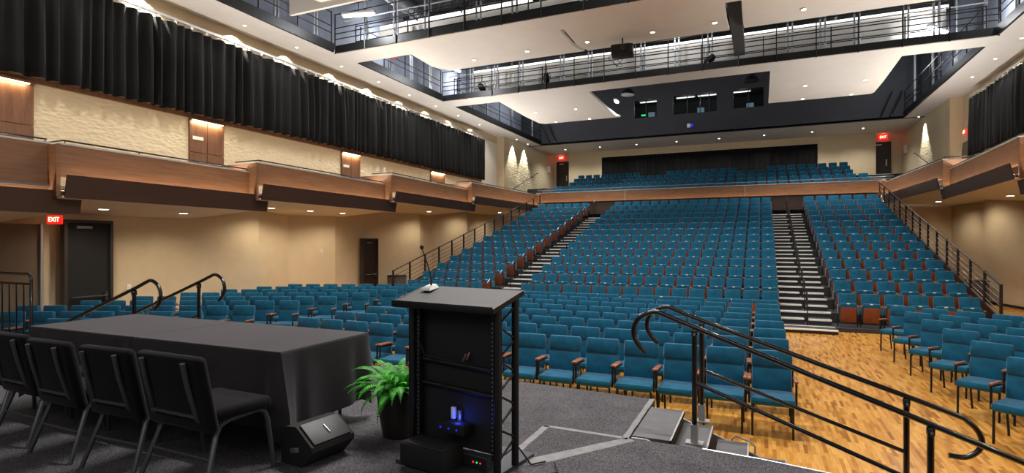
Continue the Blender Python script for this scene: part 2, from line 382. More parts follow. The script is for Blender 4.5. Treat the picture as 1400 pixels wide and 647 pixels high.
# ------------------------------------------------------------------ catwalks
def post_rail(t, a, b, spacing, hs, h, r=.018, z0=0, below=.0, pm='black'):
    a, b = Vector(a), Vector(b); n = max(1, round((b - a).length / spacing))
    for i in range(n + 1):
        p = a.lerp(b, i / n); tube([(p.x, p.y, p.z + z0 - below), (p.x, p.y, p.z + z0 + h)], r * 1.15, 6).build('post', M[pm], t)
    for q in hs:
        tube([(a.x, a.y, a.z + z0 + q), (b.x, b.y, b.z + z0 + q)], r, 6).build('rail', M[pm], t)
XL, XR = -14.1, mx(-14.1)
for k, (Y, lab) in enumerate(((8.0, 'black catwalk with pipe rails crossing above the stage'), (15.95, 'black cross catwalk nearest the stage, pipe rails over a white ceiling panel'), (23.45, 'black cross catwalk with pipe rails nearest the control booth'))):
    t = thing('catwalk', lab, 'catwalk', (0, 0, 0), group='cross catwalks')
    span((XL, Y, 9.21), (XR, Y + .08, 9.47)).build('beam', M['black'], t)
    span((XL, Y + .081, 9.3), (XR, Y + 1.1, 9.36)).build('walkway', M['deck'], t)
    struct(span((XL, Y + .05, 9.19), (XR, Y + 1.16, 9.21)).build('ceiling_catwalk_%d' % (k + 1), M['ceilwhite']))
    post_rail(t, (XL, Y - .02, 9.47), (XR, Y - .02, 9.47), 1.3, (.22, .42, .62, 1.12), 1.14, .02, below=.3)
    post_rail(t, (XL, Y + 1.12, 9.47), (XR, Y + 1.12, 9.47), 2.3, (.3, .52, 1.1), 1.14, .02, below=.1)
    for i, x in enumerate((-13.2, -11.9, -10.6, -8.6, -7.3, -5.0, -3.6, -2.3, .6, 1.7, 2.8, 4.3, 5.2)):
        x += .35 * (k - 1)
        g = thing('hanger_pipe', 'grey hanger pipe pair, %s from the long drape, %s' % (ORD[i + 1], ('stage catwalk', 'front cross catwalk', 'rear cross catwalk')[k]), 'pipe', (x, Y + .5, 9.36), group='catwalk hangers')
        for dx in (0, .16): tube([(dx, 0, 0), (dx, 0, 4.62)], .036, 8).build('pipe', M['pipe'], g)
    for q, zz in enumerate((.95, 1.7)):
        tag(tube([(XL + .2, Y + .25 + .3 * q, 9.47 + zz), (XR - .2, Y + .25 + .3 * q, 9.47 + zz)], .024, 8).build('lighting_pipe', M['black' if q else 'pipe']), '%s lighting pipe above the %s' % (('lower', 'upper')[q], ('stage catwalk', 'front cross catwalk', 'rear cross catwalk')[k]), 'pipe', 'lighting pipes')
for s in (1, -1):
    f = (lambda x: x) if s > 0 else mx
    where = 'over the long drape' if s > 0 else 'over the short drape'
    for k, (y0, y1) in enumerate(((2, 7.9), (9.2, 15.8), (17.2, 23.3), (24.7, 36.6))):
        t = thing('catwalk_railing', 'black side catwalk railing %s, %s bay from the stage' % (where, ORD[k + 1]), 'railing', group='side catwalk railings')
        span((f(-14.1), y0, 9.19), (f(-14.02), y1, 9.5)).build('beam', M['black'], t)
        post_rail(t, (f(-14.06), y0 + .1, 9.5), (f(-14.06), y1 - .1, 9.5), 1.6, (.35, .6, 1.1), 1.12, .02)
        for j in range(4):
            y = y0 + .7 + j * (y1 - y0 - 1) / 3.2
            g = thing('hanger_pipe', 'grey hanger pipe pair, %s in %s bay, side catwalk %s' % (ORD[j + 1], ORD[k + 1], where), 'pipe', (f(-14.35), y, 9.33), group='side catwalk hangers')
            for dy in (0, .14): tube([(0, dy, 0), (0, dy, 4.64)], .034, 8).build('pipe', M['pipe'], g)
    # slanted braces where the side catwalk meets the booth wall
    mb = MB()
    t = thing('corner_brace', 'black slanted braces at the booth end of the side catwalk %s' % where, 'brace')
    for q in (0, .45): tube([(f(-13.9 + q), 36.3, 10.6), (f(-13.4 + q), 36.7, 9.25)], .05, 6).build('strut', M['black'], t)
# trusses, ducts under the roof deck
for k, Y in enumerate((11.0, 14.5, 19.0, 21.5, 27.5)):
    t = thing('roof_truss', 'black steel roof truss, %s row back from the stage' % ORD[k + 1], 'truss', (0, Y, 0), group='roof trusses')
    tube([(-15, 0, 13.7), (mx(-15), 0, 13.7)], .07, 6).build('top_chord', M['black'], t); tube([(-15, 0, 12.6), (mx(-15), 0, 12.6)], .06, 6).build('bottom_chord', M['black'], t)
    mb = MB()
    for i in range(24):
        x = -15 + i * .96; mb.tube([(x, 0, 12.6), (x + .48, 0, 13.7)], .03, 5); mb.tube([(x + .48, 0, 13.7), (x + .96, 0, 12.6)], .03, 5)
    mb.build('web', M['duct'], t)
for k, (x, y0, y1, r, lab) in enumerate(((-13.0, 10, 30, .33, 'round grey duct under the roof on the long drape side'), (2.6, 12, 30, .36, 'round grey duct under the roof above the step aisle'), (-1.0, 12, 24, .28, 'round grey duct showing through the slot between ceiling panels'))):
    tag(tube([(x, y0, 11.9), (x, y1, 11.9)], r, 18).build('air_duct', M['duct']), lab, 'duct')
mb = MB(); mb.span((-.93, 17.5, 9.55), (-.55, 23.3, 9.95)); tag(mb.build('cable_tray', M['duct']), 'grey vertical trunking showing in the slot between ceiling panels', 'trunking')

# ------------------------------------------------------------------ lamps
def downlight(loc, lab, group, power, color=WARM, spot=2.2, blend=.8, r=.07, rx=0, ry=0, m='lamp', size=.06):
    t = thing('downlight', lab, 'ceiling light', loc, group=group)
    MB().lathe([(r, -.012), (r * 1.25, -.012), (r * 1.25, 0.0), (r, 0.0)], n=20).build('trim_ring', M['white'], t)
    MB().lathe([(.001, -.012), (r * .98, -.012), (r * .98, -.004), (.001, -.004)], n=20).build('lens', M[m], t)
    if power: light('SPOT', 'downlight_beam', (loc[0], loc[1], loc[2] - .04), power, color, (rx, ry, 0), spot_size=spot, spot_blend=blend, shadow_soft_size=size)
CL = [(-9.77, 18.5), (-7.59, 18.42), (-5.38, 18.4), (-3.2, 18.4), (-1.3, 18.4), (1.15, 18.4), (3.4, 18.4)]
for i, (x, y) in enumerate(CL): downlight((x, y, 9.145), 'round downlight behind the front cross catwalk, %s from the long drape' % ORD[i + 1], 'front ceiling panel downlights', 420, NEUT, 2.3, .6)
CL2 = [(-10.79, 27.3), (-8.62, 27.4), (-10.6, 30.0), (-8.64, 30.0), (1.77, 27.4), (4.01, 27.45), (1.83, 30.0), (3.84, 30.0)]
for i, (x, y) in enumerate(CL2):
    side = 'panel beside the long drape' if x < XC else 'panel beside the short drape'
    downlight((x, y, 9.16 if y < 29 else 9.2), 'round downlight, rear ceiling %s, %s of its four' % (side, ORD[i % 4 + 1]), 'rear ceiling panel downlights', 420, NEUT, 2.3, .6)
for i, x in enumerate((-10.8, -8.2, -5.6, -3.0, -.4, 2.2)): light('SPOT', 'downlight_beam', (x, 11.4, 9.05), 420, NEUT, spot_size=2.3, spot_blend=.6, shadow_soft_size=.06)
SY = [2.6, 4.9, 7.3, 9.8, 12.73, 14.9, 17.2, 19.5, 21.8, 24.1, 26.4, 28.9]
for s in (1, -1):
    f = (lambda x: x) if s > 0 else mx
    w = 'long' if s > 0 else 'short'
    for i, y in enumerate(SY):
        vis = in_view(f(-14.9), y, 9.2)
        if vis: downlight((f(-14.9), y, 9.198), 'small soffit downlight above the %s drape, %s from the booth end' % (w, ORD[12 - i]), 'soffit downlights', 0, r=.05)
        light('SPOT', 'wall_washer', (f(-15.36), y + .15, 9.17), 130, (1, .95, .86), (0, 0, 0), spot_size=2.0, spot_blend=.12, shadow_soft_size=.02)
    for i, (x, y) in enumerate(((-14.78, 34.0), (-14.76, 35.9)) if s > 0 else ((-14.76, 36.8),)):
        downlight((f(x), y, 9.198), 'wall-washing downlight over the textured rear wall by the %s drape, %s one' % (w, ('nearer', 'farther')[i]), 'rear wall washers', 0, r=.05)
        light('SPOT', 'wall_washer', (f(x - .08), y, 9.15), 800, (1, .95, .86), (0, 0, 0), spot_size=1.1, spot_blend=.3, shadow_soft_size=.02)
for i, (x, y) in enumerate(((-13.1, 39.1), (-10.5, 39.1), (-7.9, 39.1), (-5.2, 39.1), (-2.5, 39.1), (.2, 39.1), (2.9, 39.1), (5.6, 39.1))):
    downlight((x, y, 9.198), 'small downlight in the rear balcony ceiling, %s from the long-drape corner' % ORD[i + 1], 'rear balcony downlights', 280, NEUT, 2.4, .7, r=.06)
def work_light(loc, rz, lab, power, w=1.1):
    t = thing('work_light', lab, 'work light', loc, rz, 'catwalk work lights')
    box((0, 0, .05), (w + .1, .16, .08), bev=.01).build('housing', M['white'], t); box((0, 0, -.02), (w, .12, .06), bev=.015).build('tube', M['lampcool'], t)
    tube([(0, 0, .09), (0, 0, 1.2)], .012, 6).build('hanger', M['black'], t)
    light('POINT', 'work_light_glow', (loc[0], loc[1], loc[2] - .15), power, COOL, shadow_soft_size=.12)
work_light((-12.36, 15.1, 10), .2, 'glaring white work light behind the rails of the front cross catwalk', 240)
work_light((-12.3, 21.65, 10), PI / 2, 'glaring white work light below the end of the front ceiling panel', 350, .5)
work_light((-7.05, 29.6, 9.9), PI / 2, 'glaring white work light beside the booth at the rear ceiling panel', 350, .5)
work_light((5.75, 24.3, 9.9), .9, 'glaring white work light on the rear catwalk near the short drape', 240)
for x, y in ((6.2, 13), (7.9, 20.5), (7.9, 27), (-14.9, 27), (-14.9, 20), (-3.4, 15), (-3.4, 22.6), (-13.5, 33.5), (6.6, 33.5)): light('POINT', 'work_light_glow', (x, y, 11.2), 160, COOL, shadow_soft_size=.2)  # added fill without fixtures, lifts the dark catwalk walls

# ------------------------------------------------------------------ side balconies
# near end, far end, top, fascia bottom, trough bottom
SEG = [(-1.0, 6.45, 4.27, 3.32, 2.9), (6.45, 11.2, 4.25, 3.62, 3.2), (11.2, 17.3, 4.5, 3.9, 3.5), (17.3, 23.8, 4.86, 4.22, 3.86), (23.8, 31.5, 5.2, 4.55, 4.2)]
SEGN = ['over the near exit door', 'second from the stage', 'middle of five', 'second from the rear balcony', 'joining the rear balcony']
for s in (1, -1):
    f = (lambda x: x) if s > 0 else mx
    w = 'long' if s > 0 else 'short'
    for k, (y0, y1, zt, zb, zd) in enumerate(SEG):
        if s < 0 and y1 < 9: continue
        xn, xf = -12.58, -12.86                 # near end stands a little further into the hall
        if k == 4: xf = -12.3; xn = -12.66
        if k == 0: xn = -12.7
        t = thing('balcony_box', 'wood-fronted side balcony box below the %s drape, %s' % (w, SEGN[k]), 'balcony', group='side balcony boxes')
        mb = MB(); mb.hexa([(f(xn), y0, zb), (f(xf), y1, zb), (f(xf - .12), y1, zb), (f(xn - .12), y0, zb), (f(xn), y0, zt), (f(xf), y1, zt), (f(xf - .12), y1, zt), (f(xn - .12), y0, zt)])
        mb.build('fascia', M['fascia'], t)
        mb = MB(); mb.hexa([(f(xn + .015), y0 - .02, zt), (f(xf + .015), y1, zt), (f(xf - .14), y1, zt), (f(xn - .14), y0 - .02, zt), (f(xn + .015), y0 - .02, zt + .035), (f(xf + .015), y1, zt + .035), (f(xf - .14), y1, zt + .035), (f(xn - .14), y0 - .02, zt + .035)])
        mb.build('cap', M['alu'], t)
        span((f(xn + .002), y0 - .075, zd + .02), (f(-15.5), y0 - .001, zt)).build('end_wall', M['fascia'], t)
        # inclined dark trough below: its top edge stands proud of the fascia
        ya, yb = y0 + .03, y1 + (.45 if k < 4 else 0)
        if k == 4: yb = 31.2
        mb = MB(); d = .17
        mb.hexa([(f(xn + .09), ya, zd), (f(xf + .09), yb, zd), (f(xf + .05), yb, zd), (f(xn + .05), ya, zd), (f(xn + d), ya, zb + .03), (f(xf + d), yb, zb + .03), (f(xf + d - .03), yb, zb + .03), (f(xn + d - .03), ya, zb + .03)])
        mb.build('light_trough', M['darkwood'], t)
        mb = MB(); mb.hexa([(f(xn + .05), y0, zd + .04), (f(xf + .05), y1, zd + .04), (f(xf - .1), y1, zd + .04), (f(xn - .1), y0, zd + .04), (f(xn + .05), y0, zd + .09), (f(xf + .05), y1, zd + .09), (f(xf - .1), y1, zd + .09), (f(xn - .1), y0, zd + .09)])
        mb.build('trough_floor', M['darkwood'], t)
        # sloping under-ceiling and deck
        mb = MB(); mb.hexa([(f(xn + .06), y0, zd), (f(xf + .06), y1, zd), (f(-15.6), y1, zd - .2), (f(-15.6), y0, zd - .2), (f(xn + .06), y0, zd + .04), (f(xf + .06), y1, zd + .04), (f(-15.6), y1, zd + .1), (f(-15.6), y0, zd + .1)])
        mb.build('underside', M['ceilwhite'], t)
        span((f(-12.8), y0 + .09, zt - .85), (f(-15.6), y1, zt - .8)).build('deck', M['carpet'], t)
        # rail on stubs
        pts = [(f(-13.6), y0 + .1, zt + .1), (f(xn - .09), y0 + .1, zt + .1), (f(xf - .09), y1 - .05, zt + .1)]
        tube(pts, .018, 6).build('handrail', M['black'], t)
        n = int((y1 - y0) / 1.5)
        for i in range(n + 1):
            q = i / n; x = xn + (xf - xn) * q - .09; y = y0 + .12 + (y1 - y0 - .2) * q
            tube([(f(x), y, zt), (f(x), y, zt + .1)], .011, 6).build('stub', M['black'], t)
        L0 = y1 - ya - .1
        sl = math.atan2(xn - xf, y1 - y0) * (1 if s > 0 else -1); st = box((f((xn + xf) / 2 + .075), (ya + y1) / 2, zb - .24), (.03, L0, .02), (0, 0, sl)).build('cove_strip', M['cove'], t)
        light('AREA', 'cove_beam', (f((xn + xf) / 2 + .085), (ya + y1) / 2, zb - .2), 15 * L0, (1, .8, .58), (PI, 0, sl), shape='RECTANGLE', size=.06, size_y=L0)
        # bright open end of the trough
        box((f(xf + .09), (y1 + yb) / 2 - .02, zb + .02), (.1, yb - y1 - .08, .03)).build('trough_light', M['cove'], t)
UB = [(-13.9, 8.0, 3.1), (-13.9, 9.96, 3.1), (-13.9, 12.86, 3.41), (-13.9, 14.5, 3.41), (-13.9, 16.1, 3.41), (-13.9, 21.9, 3.77), (-13.9, 26.2, 4.11), (-13.9, 29.5, 4.11)]
for s in (1, -1):
    f = (lambda x: x) if s > 0 else mx
    for i, (x, y, z) in enumerate(UB):
        if s > 0 or y > 18:
            downlight((f(x), y, z - .002), 'bright downlight under the side balcony below the %s drape, %s from the stage' % ('long' if s > 0 else 'short', ORD[i + 1]), 'under-balcony downlights', 0, r=.1)
        light('SPOT', 'downlight_beam', (f(x), y, z - .06), 95, WARM, spot_size=2.7, spot_blend=.7, shadow_soft_size=.08)

# left and right upper wall: textured panels, wood panels, trim, drapes
for s in (1, -1):
    f = (lambda x: x) if s > 0 else mx
    w = 'long' if s > 0 else 'short'
    struct(span((f(-15.6), -3, 3.4), (f(-15.56), 31, 6.06)).build('wall_%s_texture' % ('left' if s > 0 else 'right'), M['texture']))
    struct(span((f(-15.6), -3, 6.05), (f(-15.48), 30.3, 6.17)).build('trim_%s_drape' % ('left' if s > 0 else 'right'), M['panelwood']))
    for i, (a, b) in enumerate(((5.6, 7.4), (11.3, 12.46), (17.9, 19.05), (24.6, 26.0))):
        if s < 0: continue
        t = thing('wall_panel', 'warm wood wall panel lit from above under the drape, %s from the stage' % ORD[i + 1], 'wall panel', (f(-15.56), (a + b) / 2, 0), group='wood wall panels')
        l = b - a
        for sg in (-1, 1):
            for z0, z1 in ((3.5, 5.02), (5.05, 6.02)):
                span((.0, sg * .012 if sg > 0 else -l / 2, z0), (.06, l / 2 if sg > 0 else -.012, z1)).build('board', M['panelwood'], t)
        span((.06, -l * .42, 5.42), (.075, -l * .12, 5.52)).build('outlet_plate', M['white'], t)
        span((.0, -l / 2, 6.0), (.16, l / 2, 6.05)).build('light_valance', M['panelwood'], t)
        span((.08, -l * .44, 5.985), (.13, l * .44, 5.999)).build('light_strip', M['cove'], t)
        light('AREA', 'panel_light', (f(-15.43), (a + b) / 2, 5.97), 16, (1, .78, .52), (0, .25, 0), shape='RECTANGLE', size=.06, size_y=l * .85)
def drape(name, lab, axis_pts, z0, z1, amp=.1, pitch=.42, seed=1):
    r = random.Random(seed); (xa, ya), (xb, yb) = axis_pts
    L = math.hypot(xb - xa, yb - ya); ux, uy = (xb - xa) / L, (yb - ya) / L
    n = int(L / .035); ph = 0; off = []; p = pitch; a = amp
    for i in range(n + 1):
        ph += 2 * PI * .035 / p
        if ph > 2 * PI: ph -= 2 * PI; p = pitch * r.uniform(.6, 1.7); a = amp * r.uniform(.5, 1.25)
        off.append((math.sin(ph) * a, r.uniform(0, .02)))
    rows = []
    for j in range(7):
        q = j / 6; row = []
        for i in range(n + 1):
            k = .55 + .45 * min(1, q * 2.2); o = off[i][0] * k + .02 * math.sin(i * .11 + q * 3)
            d = i * L / n
            row.append((xa + ux * d - uy * o, ya + uy * d + ux * o, z1 + (z0 - z1) * q - (off[i][1] if j == 6 else 0)))
        rows.append(row)
    mb = MB(); mb.grid(rows); o = mb.build(name, M['velour'])
    m = o.modifiers.new('thick', 'SOLIDIFY'); m.thickness = .012
    return tag(o, lab, 'curtain')
drape('stage_curtain', 'long black pleated drape hanging high along the cream house wall', ((-15.2, 1.0), (-15.2, 30.2)), 6.12, 8.54, .125, .3, 3)
drape('stage_curtain', 'short-looking black pleated drape above the balcony, cut by the photo edge', ((mx(-15.2), 9.0), (mx(-15.2), 30.4)), 6.12, 8.54, .125, .3, 5)
drape('stage_curtain', 'flat black drape on the back wall behind the balcony seats', ((-10.85, 40.92), (3.35, 40.92)), 5.9, 8.72, .04, .3, 8)
for s in (1, -1):
    f = (lambda x: x) if s > 0 else mx
    t = thing('curtain_track', 'silver track and clips holding the %s black drape' % ('long' if s > 0 else 'short'), 'curtain track', (f(-15.2), 0, 8.63))
    span((-.03, 1, .0), (.03, 30.4, .07)).build('track', M['alu'], t)
    for i in range(58): span((-.02, 1.1 + i * .5, -.08), (.02, 1.18 + i * .5, 0)).build('clip', M['white'], t)
    for i in range(10): span((-.36 if s > 0 else 0, 1.5 + i * 3.1, .02), (0 if s > 0 else .36, 1.54 + i * 3.1, .05)).build('bracket', M['steel'], t)
tag(span((-15.54, 30.45, 5.6), (-15.5, 32.5, 8.7)).build('acoustic_screen', M['fabricwhite']), 'pale flat screen panel just past the end of the long drape', 'panel')
# recess and notice on the other side
mb = MB(); mb.prism([(32.3, 5.0), (31.0, 5.0), (31.0, 6.9), (31.8, 6.9)], 8.45, 8.69, 'x'); tag(mb.build('wall_niche', M['shadepanel']), 'shadowed wall niche under the exit sign past the short drape', 'niche')  # solid block, the recess's shade is put into its dark colour

# ------------------------------------------------------------------ exit signs
def text_mesh(s, size):
    c = bpy.data.curves.new('lettering', 'FONT'); c.body = s; c.size = size; c.align_x = 'CENTER'; c.align_y = 'CENTER'; c.extrude = .004
    o = bpy.data.objects.new('lettering', c); col.objects.link(o)
    dg = bpy.context.evaluated_depsgraph_get(); me = bpy.data.meshes.new_from_object(o.evaluated_get(dg)); bpy.data.objects.remove(o); return me
EX = text_mesh('EXIT', .2)
def exit_sign(loc, rz, lab, sc_=1.0, glow=2.5):
    t = thing('exit_sign', lab, 'exit sign', loc, rz)
    box((0, .03, 0), (.42 * sc_, .06, .26 * sc_), bev=.01).build('housing', M['exitred'], t)
    me = EX.copy(); me.transform(Matrix.Diagonal((sc_ * .78, sc_, 1, 1))); me.transform(Matrix.Rotation(PI / 2, 4, 'X')); me.materials.clear(); me.materials.append(M['exitlet'])
    o = bpy.data.objects.new('lettering', me); col.objects.link(o); o.parent = t; o.location = (0, -.006, 0)
    light('POINT', 'exit_glow', (loc[0], loc[1] - .15, loc[2] + .2), glow, (1, .08, .04), shadow_soft_size=.05)
exit_sign((-14.1, 7.1, 2.82), .5, 'red lit EXIT sign over the dark double doorway below the side balcony', .72, 1.2)
exit_sign((-14.3, 41.7, 9.0), 0, 'red lit EXIT sign above the corner door near the end of the long drape', 1.15, 4)
exit_sign((7.05, 41.7, 9.0), 0, 'red lit EXIT sign above the grey rear balcony door near the short drape', 1.15, 4)
exit_sign((8.5, 31.8, 7.4), -PI / 2, 'red EXIT sign on the wall right where the short drape ends', .95, 1.5)
exit_sign((-15.4, 14.2, 11.1), PI / 2, 'red EXIT sign high on the grey wall behind the first side catwalk', 1.3, 2)
exit_sign((-15.4, 21.2, 11.0), PI / 2, 'red EXIT sign high on the grey wall behind the second side catwalk', 1.3, 2)
exit_sign((8.5, 29.6, 10.6), -PI / 2, 'red EXIT sign on the catwalk wall above the short drape', 1.3, 2)

# ------------------------------------------------------------------ doors
def door(name, loc, rz, w, h, m, frame, handle='bar'):
    t = bpy.data.objects.new(name, None); col.objects.link(t); t.location = loc; t.rotation_euler = (0, 0, rz); t['kind'] = 'structure'
    mb = MB(); mb.span((-w / 2 - .07, -.05, 0), (-w / 2, .12, h + .07)); mb.span((w / 2, -.05, 0), (w / 2 + .07, .12, h + .07)); mb.span((-w / 2, -.05, h), (w / 2, .12, h + .07)); mb.build('door_frame', M[frame], t)
    box((0, .03, h / 2), (w, .05, h)).build('door_leaf', M[m], t)
    if handle == 'bar':
        b = tube([(-w * .42, -.06, 1.0), (w * .42, -.06, 1.0)], .022, 8).build('push_bar', M['gunmetal'], t)
        span((w * .36, -.05, .9), (w * .44, .0, 1.1)).build('latch_box', M['gunmetal'], t)
    else:
        span((w * .28, -.03, .85), (w * .36, .004, 1.25)).build('handle_plate', M['alu'], t)
    span((-w * .3, -.07, h - .14), (w * .05, .0, h - .08)).build('door_closer', M['white' if handle != 'bar' else 'steel'], t)
    return t
door('door_1', (-15.02, 8.3, 0), PI / 2, .95, 2.8, 'blackmatt', 'bronze')
door('door_2', (-14.93, 18.98, 0), PI / 2, .85, 2.44, 'brown', 'bronze')
door('door_3', (-14.2, 41.84, 6.35), 0, .92, 2.3, 'brown', 'bronze', 'plate')
door('door_4', (6.95, 41.84, 6.35), 0, .92, 2.3, 'bronze', 'bronze', 'plate')
t = span((-15.1, 4.0, 0), (-15.02, 7.35, 2.74)).build('wall_left_taupe', M['shadepanel']); struct(t)  # stretch of wall in shade, the shade put into its taupe colour
tag(tube([(-14.98, 7.3, 0), (-14.98, 7.3, 2.75)], .035, 10).build('downpipe', M['alu']), 'pale upright pipe beside the dark exit door', 'pipe')
for k, (x, y, lab) in enumerate(((-14.6, 20.4, 'squat dark litter bin by the far brown door'), (7.5, 26.6, 'grey litter bin against the cream wall beside the bleacher side rail'))):
    t = thing('litter_bin', lab, 'bin', (x, y, 0)); box((0, 0, .42), (.6, .6, .84), bev=.02).build('body', M['plywood'], t); box((0, 0, .88), (.62, .62, .07), bev=.02).build('lid', M['bronze'], t)
for k, (x, y, z, lab) in enumerate(((-15.18, 9.35, 1.15, 'small pale switch plate right of the dark exit door'), (-15.08, 16.3, 2.0, 'small pale wall plate near the brown far door'))):
    t = thing('switch_plate', lab, 'switch', (x, y, z), PI / 2); box((0, 0, 0), (.1, .02, .15), bev=.005).build('plate', M['white'], t); box((0, -.015, 0), (.03, .015, .05)).build('toggle', M['white'], t)
t = thing('fire_alarm', 'small red fire alarm on the wood panel above the balcony rail', 'fire alarm', (-15.48, 6.4, 4.45), PI / 2); box((0, -.03, 0), (.16, .07, .2), bev=.01).build('body', mat('alarm_red', (190, 30, 26), .4), t); box((0, -.075, .02), (.08, .02, .05)).build('strobe', M['white'], t)
for x, y, z, rz, lab in ((-14.9, 40.6, 8.0, PI / 2, 'pale wall loudspeaker beside the corner door near the long drape'), (mx(-14.9), 40.6, 8.0, -PI / 2, 'pale wall loudspeaker beside the grey rear door near the short drape')):
    t = thing('wall_speaker', lab, 'loudspeaker', (x, y, z), rz); box((0, 0, 0), (.34, .14, .5), bev=.02).build('cabinet', M['white'], t); box((0, -.08, 0), (.28, .02, .42)).build('grille', M['fabricwhite'], t)

# ------------------------------------------------------------------ hanging kit
t = thing('video_projector', 'black video projector hanging on a pole below the front ceiling panel', 'projector', (-4.2, 18.5, 8.7), .15)
box((0, 0, 0), (.72, .6, .3), bev=.03).build('body', M['blackmatt'], t); MB().lathe([(.02, -.02), (.1, -.02), (.1, .04), (.02, .04)]).build('lens', M['blackgloss'], t, (.05, -.32, 0)).rotation_euler = (PI / 2, 0, 0)
tube([(0, 0, .15), (0, 0, .43)], .025, 8).build('pole', M['black'], t); box((0, 0, .18), (.5, .35, .05)).build('bracket', M['steel'], t)
for x, lab in ((-6.5, 'round black hanging loudspeaker beside the two-pane booth window'), (-.42, 'round black hanging loudspeaker beside the last booth window')):
    t = thing('hanging_speaker', lab, 'loudspeaker', (x, 29.9, 10.25)); MB().lathe([(.02, 0), (.36, .0), (.38, .05), (.34, .12), (.18, .3), (.02, .32)]).build('dish', M['blackmatt'], t)
    tube([(0, 0, .3), (0, 0, 3.7)], .02, 6).build('pole', M['black'], t)
t = thing('booth_camera', 'small pale camera on the charcoal wall below the wide booth window', 'camera', (-4.13, 36.7, 9.72)); box((0, 0, 0), (.22, .16, .24), bev=.02).build('body', M['white'], t); MB().lathe([(.005, 0), (.07, 0), (.06, .06), (.005, .07)]).build('lens', M['led_blue'], t, (.2, -.06, 0)).rotation_euler = (PI / 2, 0, 0); span((-.05, .05, -.04), (.05, .12, .04)).build('bracket', M['black'], t)
for k, (x, Y, z, lab) in enumerate(((-12.2, 23.9, 9.75, 'black stage lamp on the rear cross catwalk, first from the long drape'), (-8.9, 23.9, 9.8, 'black stage lamp on the rear cross catwalk, second from the long drape'), (-6.4, 16.3, 10.1, 'black stage lamp clamped to the front cross catwalk'), (-1.9, 24.0, 9.75, 'black stage lamp on the rear cross catwalk above the step aisle'))):
    t = thing('stage_lamp', lab, 'stage light', (x, Y, z), .3 * k)
    MB().lathe([(.02, -.22), (.13, -.2), (.15, .1), (.11, .24), (.02, .26)], n=14).build('barrel', M['blackmatt'], t).rotation_euler = (1.2, 0, 0)
    tube([(-.17, 0, 0), (-.17, 0, .2), (0, 0, .3), (.17, 0, .2), (.17, 0, 0)], .014, 6).build('yoke', M['black'], t); tube([(0, 0, .3), (0, 0, .62)], .02, 6).build('clamp', M['black'], t)
for k, (x, Y, lab) in enumerate(((-10.6, 15.9, 'looped black cable on the front catwalk rail, first from the long drape'), (-8.9, 15.9, 'looped black cable on the front catwalk rail, second from the long drape'), (-5.6, 23.4, 'looped black cable bundle on the rear catwalk rail'))):
    pts = [(x + .22 * math.sin(a * .7) + .1 * math.cos(2.2 * a), Y - .02, 10.0 + .25 * math.cos(a)) for a in [i * .35 for i in range(36)]]
    tag(tube(pts, .012, 5).build('coiled_cable', M['blackmatt']), lab, 'cable')

# ------------------------------------------------------------------ bleacher bank
Y0, DY, ZR, DZ, NR = 16.75, 1.016, .1, .2777, 14
XE = (-11.95, 5.05); AL = (-8.74, -7.42); AR = (.5, 1.78)
bl = thing('bleacher_platform', 'dark stepped platform carrying the bank of teal tip-up seats', 'bleacher')
for i in range(NR):
    y = Y0 + i * DY; z = ZR + i * DZ
    span((XE[0], y, max(0.001, z - .35)), (XE[1], 31.4 if i == NR - 1 else y + DY + .02, z)).build('tier', M['tread'], bl)
for s, x, lab in ((1, XE[0], 'long'), (-1, XE[1], 'short')):
    g = -.06 if s > 0 else .06
    tz = Y0 - .2
    mb = MB(); mb.prism([(tz, 0.001), (31.4, .001), (31.4, 4.5), (31.0, 4.35), (tz, .55)], x + g, x + g * 1.9, 'x')
    mb.build('side_panel', M['endwood'], bl)
    r = None
    xx = x + g * 1.45
    r = tube([(xx, tz + .05, .55 + .77), (xx, 31.3, .55 + (31.25 - tz) * (3.8 / (31 - tz)) + .77)], .022, 6).build('side_railing', M['black'], bl)
    for i in range(15):
        y = tz + .05 + i * (31.35 - tz) / 14.2; zt = .55 + (y - tz) * (3.8 / (31 - tz)); span((xx - .025, y - .03, zt - .3), (xx + .025, y + .03, zt + .78)).build('post', M['black'], r)
    for q in (.12, .27, .42, .57):
        tube([(xx, tz + .05, .55 + q), (xx, 31.3, .55 + (31.25 - tz) * (3.8 / (31 - tz)) + q)], .011, 6).build('rail', M['gunmetal'], r)
